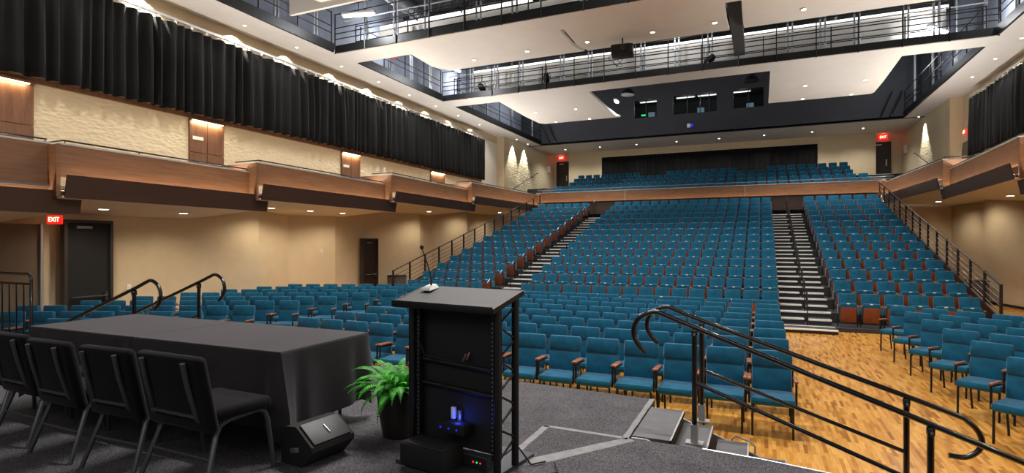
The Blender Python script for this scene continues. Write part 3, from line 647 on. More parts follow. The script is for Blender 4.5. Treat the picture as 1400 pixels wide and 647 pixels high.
# aisle steps
for nm, (a, b), seatside in (('first', AL, 0), ('second', AR, 1)):
    span((a, Y0 - .62, .001), (b, Y0 - .02, .11)).build('step', M['tread'], bl); span((a, Y0 - .66, .085), (b, Y0 - .56, .118)).build('nosing', M['nosing'], bl)
    for i in range(NR):
        y = Y0 + i * DY; z = ZR + i * DZ
        span((a, y - .03, z - .035), (b, y + .1, z + .008)).build('nosing', M['nosing'], bl)
        if i < NR - 1:
            for half in (0, 1):
                xa = a + .02 if half == 0 else (a + b) / 2 + .05; xb = (a + b) / 2 - .05 if half == 0 else b - .04
                d = .42 if half else .5
                span((xa, y + d, z + .001), (xb, y + DY - .001, z + DZ / 2)).build('step', M['tread'], bl)
                span((xa, y + d - .02, z + DZ / 2 - .035), (xb, y + d + .1, z + DZ / 2 + .008)).build('nosing', M['nosing'], bl)
    if seatside:
        xm = (a + b) / 2
        for i in range(NR):
            y = Y0 + .12 + i * DY; z = ZR + i * DZ
            tube([(xm, y, z), (xm, y, z + .82), (xm, y + .06, z + .88), (xm, y + .3, z + .88), (xm, y + .36, z + .82), (xm, y + .36, z + .5)], .017, 6).build('aisle_rail', M['black'], bl)
    else:
        for i in range(NR):
            y = Y0 + .1 + i * DY; z = ZR + i * DZ
            ox, oy = a + .28, y
            r = tube([(ox, oy + p, z + q) for p, q in ((0, 0), (0, .78), (.05, .84), (.32, .98), (.38, .95), (.4, .3))], .017, 6).build('aisle_rail', M['black'], bl)
            tube([(ox, oy + .1, z + .86), (ox, oy + .3, z + .97)], .021, 6).build('grip', M['alu'], r)  # pale sleeve paints the white highlight on the black rail

# tip-up seat prototype, facing -y, origin on the platform under the back
def make_tip_seat(w=.42):
    t = thing('tip_up_seat', 'teal tip-up seat', 'seat')
    mb = MB().mat(M['teal']); mb.box((0, .0, .60), (w, .09, .52), (-.16, 0, 0), bev=.03); mb.mat(M['teal_dark']); mb.box((0, -.052, .605), (w * .4, .012, .012), (-.16, 0, 0))
    bk = mb.build('backrest', None, t); box((0, .055, .58), (w * .97, .02, .5), (-.16, 0, 0), bev=.008).build('back_shell', M['seatwood'], bk)
    mb = MB().mat(M['teal']); mb.box((0, -.15, .4), (w * .92, .085, .44), (.1, 0, 0), bev=.025)
    se = mb.build('seat', None, t)
    mb = MB(); mb.box((0, -.205, .31), (w * .9, .02, .4), (.1, 0, 0), bev=.006); mb.build('seat_shell', M['seatwood'], se)
    box((0, -.196, .602), (.07, .03, .034)).build('number_plate', M['white'], se)
    for s in (-1, 1):
        mb = MB().mat(M['teal']); mb.box((s * (w / 2 + .016), -.14, .43), (.028, .26, .2), bev=.01)
        mb.mat(M['black']); mb.box((s * (w / 2 + .016), -.06, .165), (.024, .06, .33))
        ar = mb.build('armrest', None, t); box((s * (w / 2 + .016), -.16, .55), (.03, .3, .03), bev=.008).build('arm_cap', M['armwood'], ar)
    return t
def join_mesh(root, name):
    bm = bmesh.new(); mats = []
    def go(o):
        if o.type == 'MESH':
            k = bmesh.new(); k.from_mesh(o.data)
            for fc in k.faces:
                mt = o.data.materials[fc.material_index]
                if mt not in mats: mats.append(mt)
                fc.material_index = mats.index(mt)
            tmp = bpy.data.meshes.new('t'); k.to_mesh(tmp); k.free(); bm.from_mesh(tmp); bpy.data.meshes.remove(tmp)
        for c in o.children: go(c)
    go(root); me = bpy.data.meshes.new(name); bm.to_mesh(me); bm.free()
    for m_ in mats: me.materials.append(m_)
    me.polygons.foreach_set('use_smooth', [True] * len(me.polygons)); me.set_sharp_from_angle(angle=.7)
    return me
bpy.context.view_layer.update()
seat0 = make_tip_seat(); TIP = join_mesh(seat0, 'tip_up_seat_whole')
used0 = False; far = []
blocks = [('bank below the long drape', -11.88, .522, 6, 'stepped aisle'), ('middle bank', -7.38 + .02, .4906, 16, 'wide aisle'), ('bank beyond the wide aisle', 1.84, .522, 6, 'wide aisle')]
count = 0
for i in range(NR):
    y = Y0 + .45 + i * DY; z = ZR + i * DZ
    z += .012
    for bi, (bn, x0, p, n, an) in enumerate(blocks):
        for j in range(n):
            x = x0 + p * (j + .5)
            k = (n - j) if bi < 2 else j + 1
            lab = 'teal tip-up seat, %s, %s row up, %s from the %s' % (bn, ORD[i + 1], ORD[k], an)
            if i < 10 or (i == 10 and (bi == 2 or (bi == 1 and j >= 2))):
                count += 1
                if not used0: seat0.location = (x, y, z); seat0['label'] = lab; seat0['group'] = 'bleacher seats, ' + bn; used0 = True
                else: dup(seat0, (x, y, z), 0, lab, 'bleacher seats, ' + bn)
            else: far.append((x, y, z))
def mass(name, spots, lab, cat):
    bm = bmesh.new(); base = TIP
    for x, y, z in spots:
        n0 = len(bm.verts); bm.from_mesh(base); bm.verts.ensure_lookup_table()
        for v in bm.verts[n0:]: v.co += Vector((x, y, z))
    me = bpy.data.meshes.new(name); bm.to_mesh(me); bm.free()
    for m_ in base.materials: me.materials.append(m_)
    o = bpy.data.objects.new(name, me); col.objects.link(o); return tag(o, lab, cat, kind='stuff')
mass('tip_up_seat_mass', far, 'topmost rows of teal tip-up seats below the rear balcony front', 'seats')
# ------------------------------------------------------------------ rear balcony
BZ = 4.87
for xa, xb, sd in ((-15.6, -12.1, 'left'), (5.2, 8.7, 'right')): struct(span((xa, 31.62, 0), (xb, 31.8, 4.3)).build('wall_rear_' + sd, M['cream']))
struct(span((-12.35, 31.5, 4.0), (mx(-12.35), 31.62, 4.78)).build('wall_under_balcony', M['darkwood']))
t = thing('balcony_parapet', 'long straight wood front of the rear balcony', 'balcony')
span((-12.35, 31.4, 4.74), (mx(-12.35), 31.5, 5.3)).build('fascia', M['fascia'], t); span((-12.35, 31.38, 5.3), (mx(-12.35), 31.54, 5.33)).build('cap', M['alu'], t)
for x in (-7.0, -.75): span((x, 31.385, 4.74), (x + .02, 31.4, 5.3)).build('joint_strip', M['alu'], t)
light('AREA', 'balcony_cove_beam', (XC, 31.3, 4.66), 60, (1, .74, .46), (PI + .25, 0, 0), shape='RECTANGLE', size=17.4, size_y=.06)
tag(tube([(-12.3, 31.5, 5.48), (mx(-12.3), 31.5, 5.48)], .02, 6).build('balcony_rail', M['steel']), 'thin steel rail along the top of the rear balcony front', 'railing')
mb = MB()
for i in range(5): mb.span((-14.9, 31.63 + (1.0 * i + .55 if i else 0), 3.9), (mx(-14.9), 41.0 if i < 4 else 42, 4.75 + .335 * i))
struct(mb.build('floor_rear_balcony', M['tread']))
bseat = bpy.data.objects.new('gallery_chair', TIP); col.objects.link(bseat); first = True; tag(bseat, 'x', 'seat')
for i in range(5):
    y = 32.85 + 1.0 * i; z = 4.75 + .335 * i; k = 0
    for j in range(32):
        x = -12.0 + .2 * (4 - i) * 0 + .535 * (j + .5)
        if x > 5.0 - .12 * i: continue
        if x < -11.9 + .15 * i: continue
        if i == 4 and (-7.25 < x < -5.65 or -1.2 < x < .42): continue
        k += 1
        lab = 'teal rear balcony seat, %s row from the balcony front, %s from the corner door by the long drape' % (ORD[i + 1], ORD[k])
        lab = 'teal rear balcony seat, %s row back, %s from the long-drape corner' % (ORD[i + 1], ORD[k])
        if first: o = bseat; first = False
        else: o = bseat.copy(); col.objects.link(o)
        o.location = (x, y, z); o['label'] = lab; o['group'] = 'rear balcony seats'
for s in (1, -1):
    f = (lambda x: x) if s > 0 else mx
    t = thing('balcony_steps', 'pale-nosed steps at the end of the rear balcony rows below the %s rear door' % ('brown corner' if s > 0 else 'grey'), 'stairs')
    for i in range(5):
        z = 4.75 + .335 * i
        span((f(-13.4), 32.15 + 1.0 * i, z - .02), (f(-12.15), 32.25 + 1.0 * i, z + .012)).build('nosing', M['nosing'], t)
        if i < 4: span((f(-13.4), 32.6 + 1.0 * i, z), (f(-12.15), 33.14 + 1.0 * i, z + .165)).build('step', M['tread'], t); span((f(-13.4), 32.58 + 1.0 * i, z + .14), (f(-12.15), 32.7 + 1.0 * i, z + .172)).build('nosing', M['nosing'], t)
    t = thing('wall_handrail', 'black handrail rising along the textured rear wall by the %s drape' % ('long' if s > 0 else 'short'), 'handrail')
    a = (f(-14.8), 33.6, 5.9); b = (f(-14.75), 37.6, 7.35)
    tube([a, b, (f(-14.75), 37.9, 7.36)], .028, 8).build('rail', M['black'], t)
    for q in (.12, .5, .9):
        p = Vector(a).lerp(Vector(b), q); tube([p, (p.x + (-.12 if s > 0 else .12), p.y, p.z - .08)], .014, 6).build('bracket', M['black'], t)

# ------------------------------------------------------------------ floor chairs
def make_chair():
    t = thing('floor_chair', 'x', 'chair')
    mb = MB().mat(M['teal']); mb.box((0, .235, .845), (.47, .09, .215), (-.13, 0, 0), bev=.032); mb.box((0, .2, .575), (.46, .1, .36), (-.13, 0, 0), bev=.034)
    mb.mat(M['teal_dark']); mb.box((0, .19, .745), (.42, .03, .02), (-.13, 0, 0)); mb.build('backrest', None, t)
    mb = MB(); mb.box((0, -.03, .425), (.49, .5, .1), bev=.04); mb.build('seat', M['teal'], t)
    for sx in (-1, 1):
        tube([(sx * .22, -.23, .39), (sx * .22, -.24, 0)], .014, 6).build('leg', M['black'], t)
        tube([(sx * .22, .2, .6), (sx * .22, .17, .4), (sx * .22, .25, 0)], .014, 6).build('leg', M['black'], t)
        mb = MB(); mb.tube([(sx * .255, -.2, .38), (sx * .255, -.2, .64)], .014, 6); mb.tube([(sx * .255, .18, .62), (sx * .255, -.22, .645)], .012, 6)
        ar = mb.build('armrest', M['black'], t); box((sx * .255, -.06, .665), (.045, .33, .028), (-.03, 0, 0), bev=.01).build('arm_pad', M['armwood'], ar)
    mb = MB(); mb.tube([(-.22, -.2, .375), (.22, -.2, .375)], .012, 6); mb.tube([(-.22, .17, .375), (.22, .17, .375)], .012, 6); mb.build('seat_frame', M['black'], t)
    return t
chair0 = make_chair(); usedc = False
def put_chair(x, y, rz, lab, grp):
    global usedc
    if not usedc: chair0.location = (x, y, 0); chair0.rotation_euler = (0, 0, rz); chair0['label'] = lab; chair0['group'] = grp; usedc = True
    else: dup(chair0, (x, y, 0), rz, lab, grp)
for i in range(8):
    for j in range(15):
        x = .4 - .27 - .546 * j + rnd.uniform(-.01, .01); y = 7.55 + .985 * i + rnd.uniform(-.012, .012)
        put_chair(x, y, rnd.uniform(-.02, .02), 'teal floor chair, middle block, %s row from stage, %s seat from bare wood aisle' % (ORD[i + 1], ORD[j + 1]), 'middle block floor chairs')
def wing(rot, xe, ye, dye, n, name, sgn, edge):
    for i in range(n):
        y0 = ye + dye * i; x0 = xe(i)
        for j in range(14):
            x = x0 + sgn * .588 * (j + .0) * math.cos(rot); y = y0 - .588 * j * abs(math.sin(rot))
            if sgn < 0 and (x < -14.55 or (y < 5.65 and x > -13.3) or y < 5.1): continue
            if sgn > 0 and x > 7.7: continue
            if not in_view(x, y, .6, 50): continue
            put_chair(x, y, (rot if sgn < 0 else -rot) + rnd.uniform(-.015, .015), 'teal floor chair, %s, %s row back, %s seat from %s' % (name, ORD[i + 1], ORD[j + 1], edge), name + ' floor chairs')
wing(math.radians(24), lambda i: -10.33 + .075 * i, 6.15, 1.2, 9, 'angled block beyond draped table', -1, 'middle block')
wing(math.radians(33), lambda i: 2.78 - .02 * i, 7.0, 1.2, 7, 'angled block past bare aisle', 1, 'the aisle')

# ------------------------------------------------------------------ stage furniture
def make_black_chair():
    t = thing('banquet_chair', 'x', 'chair')
    mb = MB(); mb.box((0, .225, .61), (.53, .075, .5), (-.2, 0, 0), bev=.035, seg=3); mb.build('backrest', M['blackfabric'], t)
    mb = MB(); mb.box((0, -.05, .455), (.47, .46, .085), (.03, 0, 0), bev=.03, seg=3); mb.build('seat', M['blackfabric'], t)
    for s in (-1, 1):
        tube([(s * .17, .325, .82), (s * .17, .29, .66), (s * .175, .235, .46), (s * .185, .19, .405), (s * .19, .1, .395), (s * .19, -.1, .4)], .0155, 8).build('back_upright', M['gunmetal'], t)
        tube([(s * .265, .27, 0), (s * .225, .15, .34), (s * .21, .11, .385), (s * .205, .04, .405), (s * .205, -.06, .41)], .0155, 8).build('leg', M['gunmetal'], t)
        tube([(s * .205, -.06, .41), (s * .205, -.19, .41), (s * .21, -.235, .385), (s * .22, -.25, .33), (s * .25, -.27, 0)], .0155, 8).build('leg', M['gunmetal'], t)
    tube([(-.237, .2, .2), (.237, .2, .2)], .01, 8).build('stretcher', M['gunmetal'], t)
    box((0, .245, .475), (.36, .02, .018)).build('back_crossbar', M['gunmetal'], t)
    return t
bc = make_black_chair()
BCH = [(-3.40, 2.62, PI - .03), (-4.03, 2.6, PI + .02), (-4.68, 2.6, PI - .02), (-5.33, 2.66, PI - .03), (-5.98, 2.72, PI + .03)]
BL = ['black padded stacking chair on the stage, at the table corner beside the floor monitor', 'black padded stacking chair at the draped table, second from the floor monitor', 'black padded stacking chair at the draped table, third from the floor monitor', 'black padded stacking chair at the draped table, second from the photo edge', 'black padded stacking chair at the draped table, cut off by the photo edge']
for i, (x, y, r) in enumerate(BCH):
    if i == 0: bc.scale = (1.2, 1, 1); bc.location = (x, y, ZS); bc.rotation_euler = (0, 0, r); bc['label'] = BL[0]; bc['group'] = 'stage table chairs'
    else: dup(bc, (x, y, ZS), r, BL[i], 'stage table chairs')
TX = [(-6.42, -4.865), (-4.855, -3.2)]; TY = (3.04, 4.04); TZ = ZS + .745
def cloth(x0, x1, y0, y1, lab, drop, seed, open_end):
    r = random.Random(seed); mb = MB(); n = 90; loop = []; per = 2 * ((x1 - x0) + (y1 - y0))
    rc = .03
    corners = [(x1, y0), (x1, y1), (x0, y1), (x0, y0)]
    pts = []
    for c in range(4):
        a, b = corners[c - 1], corners[c]; m = int(math.dist(a, b) / .04)
        nx, ny = (b[1] - a[1]) / math.dist(a, b), -(b[0] - a[0]) / math.dist(a, b)
        for i in range(m):
            q = i / m; p = (a[0] + (b[0] - a[0]) * q, a[1] + (b[1] - a[1]) * q); dc = min(q, 1 - q) * math.dist(a, b)
            pts.append((p, (nx, ny), dc, c, q))
    rows = []
    zt = TZ + .012
    prof = [(0, 0), (.012, .006), (.018, .02), (.02, .06), (.03, .16), (.045, .3), (.06, .45), (.07, 1.0)]
    ph = r.uniform(0, 6)
    for d, h in prof:
        row = []
        for k, (p, nn, dc, c, q) in enumerate(pts):
            hh = h if h < 1 else drop + .05 * math.sin(k * .13 + ph) * .4 + max(0, .1 - dc) * .9
            w = min(1, hh / .5)
            s = math.sin(k * .42 + ph) * .014 * w + math.sin(k * .17 + 1.3 * ph) * .016 * w
            # corners flare out in a fold
            fl = max(0, 1 - dc / .16) ** 2 * .09 * w
            tuck = -max(0, 1 - abs(dc - .17) / .08) * .04 * w
            dd = d * .45 + s + fl * .75 + tuck
            if open_end == c: dd = .002
            row.append((p[0] + nn[0] * dd, p[1] + nn[1] * dd, zt - hh))
        row.append(row[0]); rows.append(row)
    mb.grid(rows)
    mb._add([p for p in rows[0][:-1]], [list(range(len(rows[0]) - 1))])
    o = mb.build('tablecloth', M['cloth']); return tag(o, lab, 'tablecloth', 'black tablecloths')
cloth(TX[1][0], TX[1][1], TY[0], TY[1], 'black tablecloth on the table end beside the floor monitor and fern', .57, 4, 3)
cloth(TX[0][0], TX[0][1], TY[0], TY[1], 'black tablecloth on the table half farther from the fern', .57, 9, 1)
for k, (a, b) in enumerate(TX):
    t = thing('folding_table', ('folding table hidden under the tablecloth half farther from the fern', 'folding table under the tablecloth beside the fern')[k], 'table', ((a + b) / 2, 3.54, ZS), group='stage tables')
    l = b - a - .03
    box((0, 0, .725), (l, .97, .03)).build('tabletop', M['plywood'], t)
    for sx in (-1, 1):
        for sy in (-1, 1): tube([(sx * (l / 2 - .2), sy * .38, 0), (sx * (l / 2 - .2), sy * .38, .71)], .015, 8).build('leg', M['gunmetal'], t)

# floor monitor loudspeaker

t = thing('floor_monitor', 'black wedge floor monitor loudspeaker below the tablecloth corner', 'loudspeaker', (-2.84, 3.12, ZS), -.12)
MB().prism([(-.24, 0), (-.03, .0), (.08, .12), (.075, .155), (-.09, .275), (-.2, .26), (-.25, .1)], -.19, .19, 'y').build('cabinet', M['blackmatt'], t)
mb = MB(); mb.box((-.004, 0, .222), (.19, .33, .012), (0, .628, 0), bev=.004); gr = mb.build('grille', M['grille'], t)
box((.004, 0, .228), (.075, .009, .012), (0, .628, .12), bev=.002).build('badge', M['alu'], gr)
box((-.1, -.192, .11), (.09, .008, .035), (0, -.2, 0), bev=.003).build('side_handle', M['steel'], t)

# fern in a pot
t = thing('potted_fern', 'bushy green fern in a dark round pot between table and lectern', 'plant', (-2.67, 3.75, ZS))
MB().lathe([(.1, 0), (.125, .02), (.155, .2), (.168, .33), (.172, .36), (.16, .36), (.155, .33), (.01, .325)], n=32).build('pot', M['pot'], t)
MB().lathe([(.001, .33), (.152, .33), (.1, .345), (.001, .35)], n=20).build('soil', M['soil'], t)
fr = random.Random(11); mb = MB()
for k in range(95):
    a = k * 2.39996 + fr.uniform(-.2, .2); L = fr.uniform(.26, .46); e0 = fr.uniform(.75, 1.5) if k < 66 else fr.uniform(.25, .8); droop = fr.uniform(1.5, 2.6)
    p = Vector((.05 * math.cos(a), .05 * math.sin(a), .34)); el = e0; n = 24; prev = p.copy()
    for i in range(n):
        st = L / n; dirv = Vector((math.cos(a) * math.cos(el), math.sin(a) * math.cos(el), math.sin(el))); q = p + dirv * st
        side = Vector((-math.sin(a), math.cos(a), 0)); up = side.cross(dirv)
        mb._add([p + side * .0022, q + side * .0018, q - side * .0018, p - side * .0022], [(0, 1, 2, 3)])
        if i > 1:
            f_ = i / n; wl = .05 * (math.sin(PI * min(1, .22 + f_ * .8)) ** .8) * (1.1 - .35 * f_)
            for sg in (-1, 1):
                tip = p + side * sg * wl + dirv * wl * .45 - up * sg * 0 + Vector((0, 0, -.12 * wl)); b0 = p - dirv * st * .3; b1 = p + dirv * st * .3; mid = p + side * sg * wl * .5 + dirv * wl * .2 + up * .004
                mb._add([b0, mid - dirv * st * .3, tip, mid + dirv * st * .34, b1], [(0, 1, 2, 3, 4)])
        p = q; el -= droop / n * (.35 + 1.3 * i / n)
fo = mb.build('foliage', M['fern'], t)

# lectern with its rack open to the speaker's side
LZ = -.15
t = thing('lectern', 'tall black metal lectern with grey slanted top, open rack and lattice side', 'lectern', (-1.984, 3.488, ZS), LZ)
mb = MB(); zf, zb_ = 1.124, 1.22
mb.hexa([(-.44, -.185, zf - .03), (.44, -.185, zf - .03), (.44, .185, zb_ - .03), (-.44, .185, zb_ - .03), (-.44, -.185, zf), (.44, -.185, zf), (.44, .185, zb_), (-.44, .185, zb_)])
mb.build('desktop', M['laminate'], t)
mb = MB(); mb.box((0, -.192, zf - .008), (.885, .014, .05), bev=.004); mb.build('front_lip', M['black'], t)
for sx in (-.444, .444):
    MB().hexa([(sx - .006, -.19, zf - .032), (sx + .006, -.19, zf - .032), (sx + .006, .19, zb_ - .032), (sx - .006, .19, zb_ - .032), (sx - .006, -.19, zf + .003), (sx + .006, -.19, zf + .003), (sx + .006, .19, zb_ + .003), (sx - .006, .19, zb_ + .003)]).build('side_edge', M['black'], t)
XP = (-.33, .42); YP = (-.1, .12)
for x in XP:
    for y in YP: tube([(x, y, .02), (x, y, 1.13 if y < 0 else 1.18)], .026, 10).build('post', M['black'], t)
for x in XP:
    n = 9
    for i in range(n):
        z0 = .1 + i * .113; tube([(x, YP[i % 2], z0), (x, YP[1 - i % 2], z0 + .113)], .008, 6).build('lattice_bar', M['black'], t)
span((-.31, -.03, .12), (.4, -.015, 1.1)).build('back_panel', M['blackmatt'], t)
span((-.34, -.1, .05), (-.33, .12, 1.12)).build('side_panel', M['blackmatt'], t)
for x in (-.295, .36):
    rl = span((x, -.09, .1), (x + .03, -.06, 1.08)).build('rack_rail', M['black'], t)
    mb = MB()
    for i in range(30): mb.span((x + .01, -.0925, .14 + i * .03), (x + .018, -.0895, .152 + i * .03))
    mb.build('holes', M['steel'], rl)
for z in (.70, .53): tube([(-.31, -.05, z + .012), (.4, -.05, z - .012)], .017, 10).build('crossbar', M['black'], t)
span((-.34, -.26, .0), (.43, .36, .025)).build('base_plate', M['gunmetal'], t)
Lm = Matrix.Translation((-1.984, 3.488, ZS)) @ Matrix.Rotation(LZ, 4, 'Z')
def lp(x, y, z): return Lm @ Vector((x, y, z))
def lthing(name, lab, cat, p, rz=0): return thing(name, lab, cat, lp(*p), LZ + rz)
e = lthing('equipment_case', 'black equipment box standing at the lectern foot on the fern side', 'box', (-.06, -.2, .025))
box((0, 0, .075), (.39, .22, .15), bev=.012).build('case', M['blackmatt'], e); box((0, -.01, .153), (.36, .17, .008), bev=.002).build('lid', M['grille'], e)
e = lthing('rack_unit', 'flat grey rack unit with small red and green lights in the lectern foot', 'rack unit', (.2, -.02, .025))
box((0, 0, .045), (.26, .14, .085), bev=.006).build('case', M['gunmetal'], e); box((0, -.073, .045), (.24, .006, .065)).build('front_plate', M['blackmatt'], e)
for i, c in enumerate(('led_red', 'led_green', 'led_red')): box((.02 + .03 * i, -.078, .045), (.008, .004, .008)).build('indicator', M[c], e)
e = lthing('power_adapter', 'white power adapter hanging on the lectern back panel', 'adapter', (.02, -.055, .3)); box((0, 0, .06), (.035, .03, .085), bev=.008).build('body', M['white'], e); box((.055, 0, .045), (.03, .03, .085), bev=.008).build('second_body', M['steel'], e); tube([(0, 0, .1), (-.02, -.02, .2), (-.06, -.07, .27), (-.1, -.05, .3)], .004, 6).build('lead', M['blackmatt'], e)
e = lthing('network_box', 'small black box glowing blue low inside the lectern', 'electronics', (.06, -.1, .23)); box((0, 0, .05), (.24, .1, .07), bev=.008).build('case', M['blackmatt'], e)
for i in range(3): box((-.08 + .07 * i, -.053, .05), (.012, .004, .008)).build('indicator', M['led_blue'], e)
light('POINT', 'blue_indicator_glow', lp(.1, -.11, .33), .7, (.05, .1, 1), shadow_soft_size=.03)
e = lthing('connector', 'orange and white cable plug dangling behind the lectern crossbar', 'plug', (.12, -.06, .74)); box((0, 0, .02), (.012, .012, .06), (0, .5, 0), bev=.003).build('plug', M['armwood'], e); box((.03, 0, .03), (.012, .012, .06), (0, .4, 0), bev=.003).build('socket', M['steel'], e)
for k, (pts, lab) in enumerate((
    ([(-.3, -.05, .98), (-.27, -.1, .85), (-.2, -.11, .75), (-.05, -.06, .72), (.1, -.05, .72), (.3, -.05, .69)], 'thin black cable looped across the lectern rack'),
    ([(-.08, .06, .66), (-.09, .02, .5), (-.05, -.02, .4), (-.06, -.02, .28), (0, 0, .2)], 'thin black cable hanging from the lower lectern crossbar'),
    ([(.3, -.12, .03), (.45, -.1, .012), (.6, .0, .012), (.72, .18, .012), (.62, .32, .012)], 'black cable running from the lectern foot over the carpet'),
    ([(.33, -.05, .06), (.37, .1, .1), (.4, .17, .14), (.43, .2, .08), (.5, .2, .012), (.56, .3, .012)], 'black cable arching out beside the lattice side of the lectern'))):
    tag(tube([lp(*p) for p in pts], .006, 6).build('power_cable', M['blackmatt']), lab, 'cable')
# microphone
mp = (-.33, .09); zm = zf + (zb_ - zf) * ((mp[1] + .185) / .37) + .001
e = lthing('gooseneck_microphone', 'black gooseneck microphone on a pale wedge base on the lectern top', 'microphone', (mp[0], mp[1], zm))
mb = MB(); mb.hexa([(-.055, -.06, 0), (.055, -.06, 0), (.045, .06, .018), (-.045, .06, .018), (-.04, -.04, .02), (.04, -.04, .02), (.028, .045, .045), (-.028, .045, .045)]); mb.build('base', M['alu'], e)
tube([(0, .02, .03), (0, .02, .07), (-.01, .02, .12), (-.035, .015, .2), (-.065, .01, .27), (-.078, .005, .31)], [.009, .006, .0045, .0045, .0045, .004], 8).build('gooseneck', M['black'], e)
MB().lathe([(.002, -.016), (.013, -.01), (.016, .004), (.012, .014), (.002, .018)], (0, 0, 0), 14).build('windscreen', M['blackmatt'], e, (-.081, .004, .322))
# gaffer tape
def strip(a, b, w0, w1, lab):
    a, b = Vector(a), Vector(b); d = (b - a).normalized(); n = Vector((-d.y, d.x)); mb = MB(); m = 14; rr = random.Random(int(a.x * 100))
    bot, top = [], []
    rows = [[], [], [], []]
    for i in range(m + 1):
        p = a.lerp(b, i / m); w = (w0 + (w1 - w0) * i / m) / 2 + rr.uniform(-.003, .003)
        for r, (o, z) in enumerate(((-w, .001), (-w * .9, .004), (w * .9, .004), (w, .001))): rows[r].append((p.x + n.x * o, p.y + n.y * o, ZS + z))
    mb.grid(rows); tag(mb.build('tape_strip', M['tape']), lab, 'tape', 'tape on the carpet')
strip((-1.66, 3.84), (-1.66, 4.46), .06, .06, 'grey tape strip on the carpet leading back from the lectern')
strip((-1.68, 4.45), (-1.0, 4.43), .05, .05, 'grey tape strip on the carpet, far side of the taped triangle')
strip((-1.5, 3.66), (-.94, 4.42), .13, .09, 'widest grey tape strip, slanting from lectern to stage steps')
strip((-.985, 4.4), (-.985, 5.64), .05, .05, 'grey tape strip sealing carpet to the top of the stage steps')

# stage steps and their rails (near the camera: descending away from the stage corner)
def stage_steps(name_lab, sx, x0, ya, yb, n=6):
    t = thing('stage_steps', name_lab, 'stairs')
    for i in range(n):
        xa = x0 + sx * .30 * i; xb = xa + sx * (.262 if i else .31); z = ZS - .012 - .11 * i
        st = span((xa, ya, z - .03), (xb, yb, z)).build('tread', M['stairtread'], t)
        span((xb - sx * .014, ya, z - .034), (xb, yb, z + .004)).build('nosing', M['alu'], st)
    for y in (ya - .03, yb + .005):
        mb = MB(); L = .3 * n; mb.prism([(x0, ZS - .02), (x0 + sx * .12, ZS - .02), (x0 + sx * L, ZS - .11 * n - .02), (x0 + sx * (L - .1), .001), (x0 + sx * (L - .5), .001), (x0, ZS - .28)], y, y + .025, 'y'); mb.build('stringer', M['alu'], t)
    for x in (x0 + sx * .1, x0 + sx * .9):
        for y in (ya + .02, yb - .02): tube([(x, y, 0.001), (x, y, ZS - .1 - (.11 * .8 / .3 if x != x0 + sx * .1 else 0))], .018, 8).build('leg', M['alu'], t)
    hx = x0 + sx * .72; hz = ZS - .02 - .11 * 2.3
    tube([(hx, yb + .03, hz - .06), (hx, yb + .03, hz + .05), (hx + sx * .03, yb + .03, hz + .08), (hx + sx * .16, yb + .03, hz + .04), (hx + sx * .19, yb + .03, hz + .005), (hx + sx * .19, yb + .03, hz - .12)], .009, 8).build('carry_handle', M['alu'], t)
stage_steps('grey aluminium stage steps beside the taped carpet, going down to wood floor', 1, -.955, 4.55, 5.42)
def hand_rail(lab, Y, X, sx, posts, zt, lowx, dz=.37, foot=True, sweep=True):
    """X(u): world x for a distance u from the first post, sx the way down"""
    t = thing('stage_handrail', lab, 'handrail')
    g = lambda u, z: (X + sx * u, Y, z)
    top = [g(-.40, zt - .24), g(-.45, zt - .2), g(-.5, zt - .12), g(-.505, zt - .04), g(-.47, zt + .04), g(-.4, zt + .092), g(-.31, zt + .112), g(-.2, zt + .075), g(0, zt)]
    if sweep:
        L = lowx; zl = zt - dz * L
        top += [g(L * .5, zt - dz * L * .5), g(L, zl), g(L + .12, zl - .055), g(L + .19, zl - .13), g(L + .215, zl - .21), g(L + .19, zl - .285), g(L + .11, zl - .345), g(L + .0, zl - .345)]
    else: top += [g(lowx * .5, zt - dz * lowx * .5), g(lowx, zt - dz * lowx)]
    tube(smooth(top, 5), .0215, 12).build('rail', M['blackgloss'], t)
    tube([g(posts[0], zt - .46), g(posts[-1], zt - .46 - dz * (posts[-1] - posts[0]))], .017, 10).build('mid_rail', M['blackgloss'], t)
    for i, u in enumerate(posts):
        z1 = zt - dz * u
        zf_ = max(.0, (ZS - .012 - .11 * math.floor((u + .45) / .3)) if foot else z1 - 1.0) + .0015
        p = tube([g(u, zf_ + .1), g(u, z1 - .02)], .0225, 10).build('post', M['blackgloss'], t)
        box(g(u, z1 - .05), (.05, .055, .07), bev=.015).build('joint', M['blackgloss'], p); MB().cyl(g(u, z1 - .055), (X + sx * u, Y - .035, z1 - .055), .012, 8).build('bolt', M['steel'], p)
        b = span((X + sx * u - .028, Y - .028, zf_), (X + sx * u + .028, Y + .028, zf_ + .16)).build('foot_bracket', M['alu'], t); span((X + sx * u - .07, Y - .05, zf_), (X + sx * u + .07, Y + .05, zf_ + .012)).build('foot_plate', M['alu'], b)
    return t
hand_rail('black tubular handrail of the taped-side stage steps, on the stage side', 4.89, -.505, 1, (0, 1.62), 1.6, 2.6)
hand_rail('black tubular handrail of the taped-side stage steps, on the audience side, curled end', 5.52, -.505, 1, (0, 1.60), 1.577, 1.88, .335)
stage_steps('grey aluminium stage steps half hidden behind the draped table', -1, -6.96, 4.35, 5.4)
hand_rail('black curled handrail behind the table, on the table side of those steps', 4.5, -7.2, -1, (0, 1.45), 1.73, 1.9, .35)
hand_rail('black curled handrail behind the table, on the audience side of those steps', 5.35, -7.15, -1, (0, 1.45), 1.76, 1.9, .36)
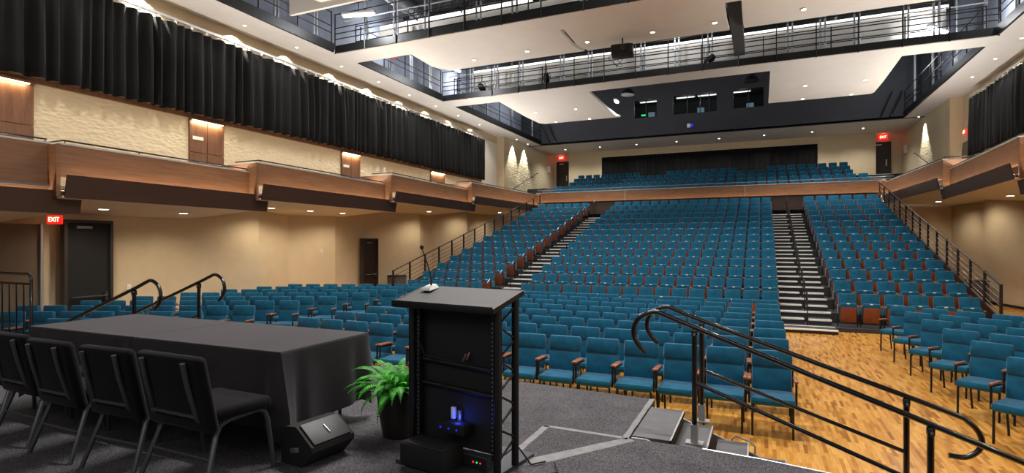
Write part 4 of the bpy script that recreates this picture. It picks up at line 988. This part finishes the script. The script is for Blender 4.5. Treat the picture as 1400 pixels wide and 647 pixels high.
# guard rail at the far end of the stage
t = thing('guard_railing', 'black barred guard railing at the stage end behind the padded chairs', 'railing', (-10.02, 4.75, ZS))
tube([(-1.9, 0, 1.09), (-.08, 0, 1.09), (-.02, 0, 1.06), (0, 0, 1.0), (0, 0, 0)], .022, 10).build('top_rail', M['blackgloss'], t)
tube([(-1.9, 0, .94), (0, 0, .94)], .016, 8).build('lower_rail', M['blackgloss'], t); tube([(-1.9, 0, .1), (0, 0, .1)], .016, 8).build('bottom_rail', M['blackgloss'], t)
for i in range(9): tube([(-.2 - .2 * i, 0, .1), (-.2 - .2 * i, 0, .94)], .011, 8).build('bar', M['blackgloss'], t)
tube([(-1.9, 0, 0), (-1.9, 0, 1.09)], .022, 10).build('post', M['blackgloss'], t)

# added unseen fill from the balcony ledges, brightens the ceiling clouds
for s in (1, -1):
    f = (lambda x: x) if s > 0 else mx
    for y0, y1, zt in ((1, 6, 4.35), (6.6, 11, 4.35), (11.4, 17, 4.6), (17.5, 23.5, 4.95), (24, 31, 5.3)):
        light('AREA', 'ledge_uplight', (f(-13.35), (y0 + y1) / 2, zt - .3), 44 * (y1 - y0), (1, .96, .92), (PI, (.7 if s > 0 else -.7), 0), shape='RECTANGLE', size=.1, size_y=y1 - y0)
for s in (1, -1):
    f = (lambda x: x) if s > 0 else mx
    for i, y in enumerate((3.5, 7, 10.3, 13.5, 18.5, 21.5, 26, 29.5)):
        light('SPOT', 'catwalk_spot', (f(-12.7), y, 9.35), 260, (1, .97, .92), (0, math.radians(38 if s > 0 else -38), 0), spot_size=1.7, spot_blend=.6, shadow_soft_size=.03)
# ------------------------------------------------------------------ added fill from behind the camera, overhead stage light
light('AREA', 'stage_wash', (XC + 1, -3.5, 7.2), 230, (1, .95, .88), (math.radians(78), 0, 0), shape='RECTANGLE', size=13, size_y=3.5)  # added unseen fill for ceiling clouds and seat fronts
light('AREA', 'stage_wash', (-3.0, 6.6, 9.05), 900, (1, .96, .93), (-.42, 0, 0), shape='RECTANGLE', size=4.5, size_y=.25)
w = bpy.data.worlds.new('world'); sc.world = w; w.use_nodes = True
w.node_tree.nodes['Background'].inputs['Color'].default_value = (.9, .93, 1, 1); w.node_tree.nodes['Background'].inputs['Strength'].default_value = .25
vs = sc.view_settings; vs.view_transform = 'Standard'; vs.look = 'None'; vs.exposure = 0; vs.gamma = 1; vs.use_curve_mapping = False
sc.cycles.max_bounces = 7; sc.cycles.diffuse_bounces = 4; sc.cycles.glossy_bounces = 3; sc.cycles.transmission_bounces = 4; sc.cycles.transparent_max_bounces = 8
sc.cycles.caustics_reflective = False; sc.cycles.caustics_refractive = False; sc.cycles.sample_clamp_indirect = 6
sc.cycles.use_denoising = True; sc.cycles.use_light_tree = True
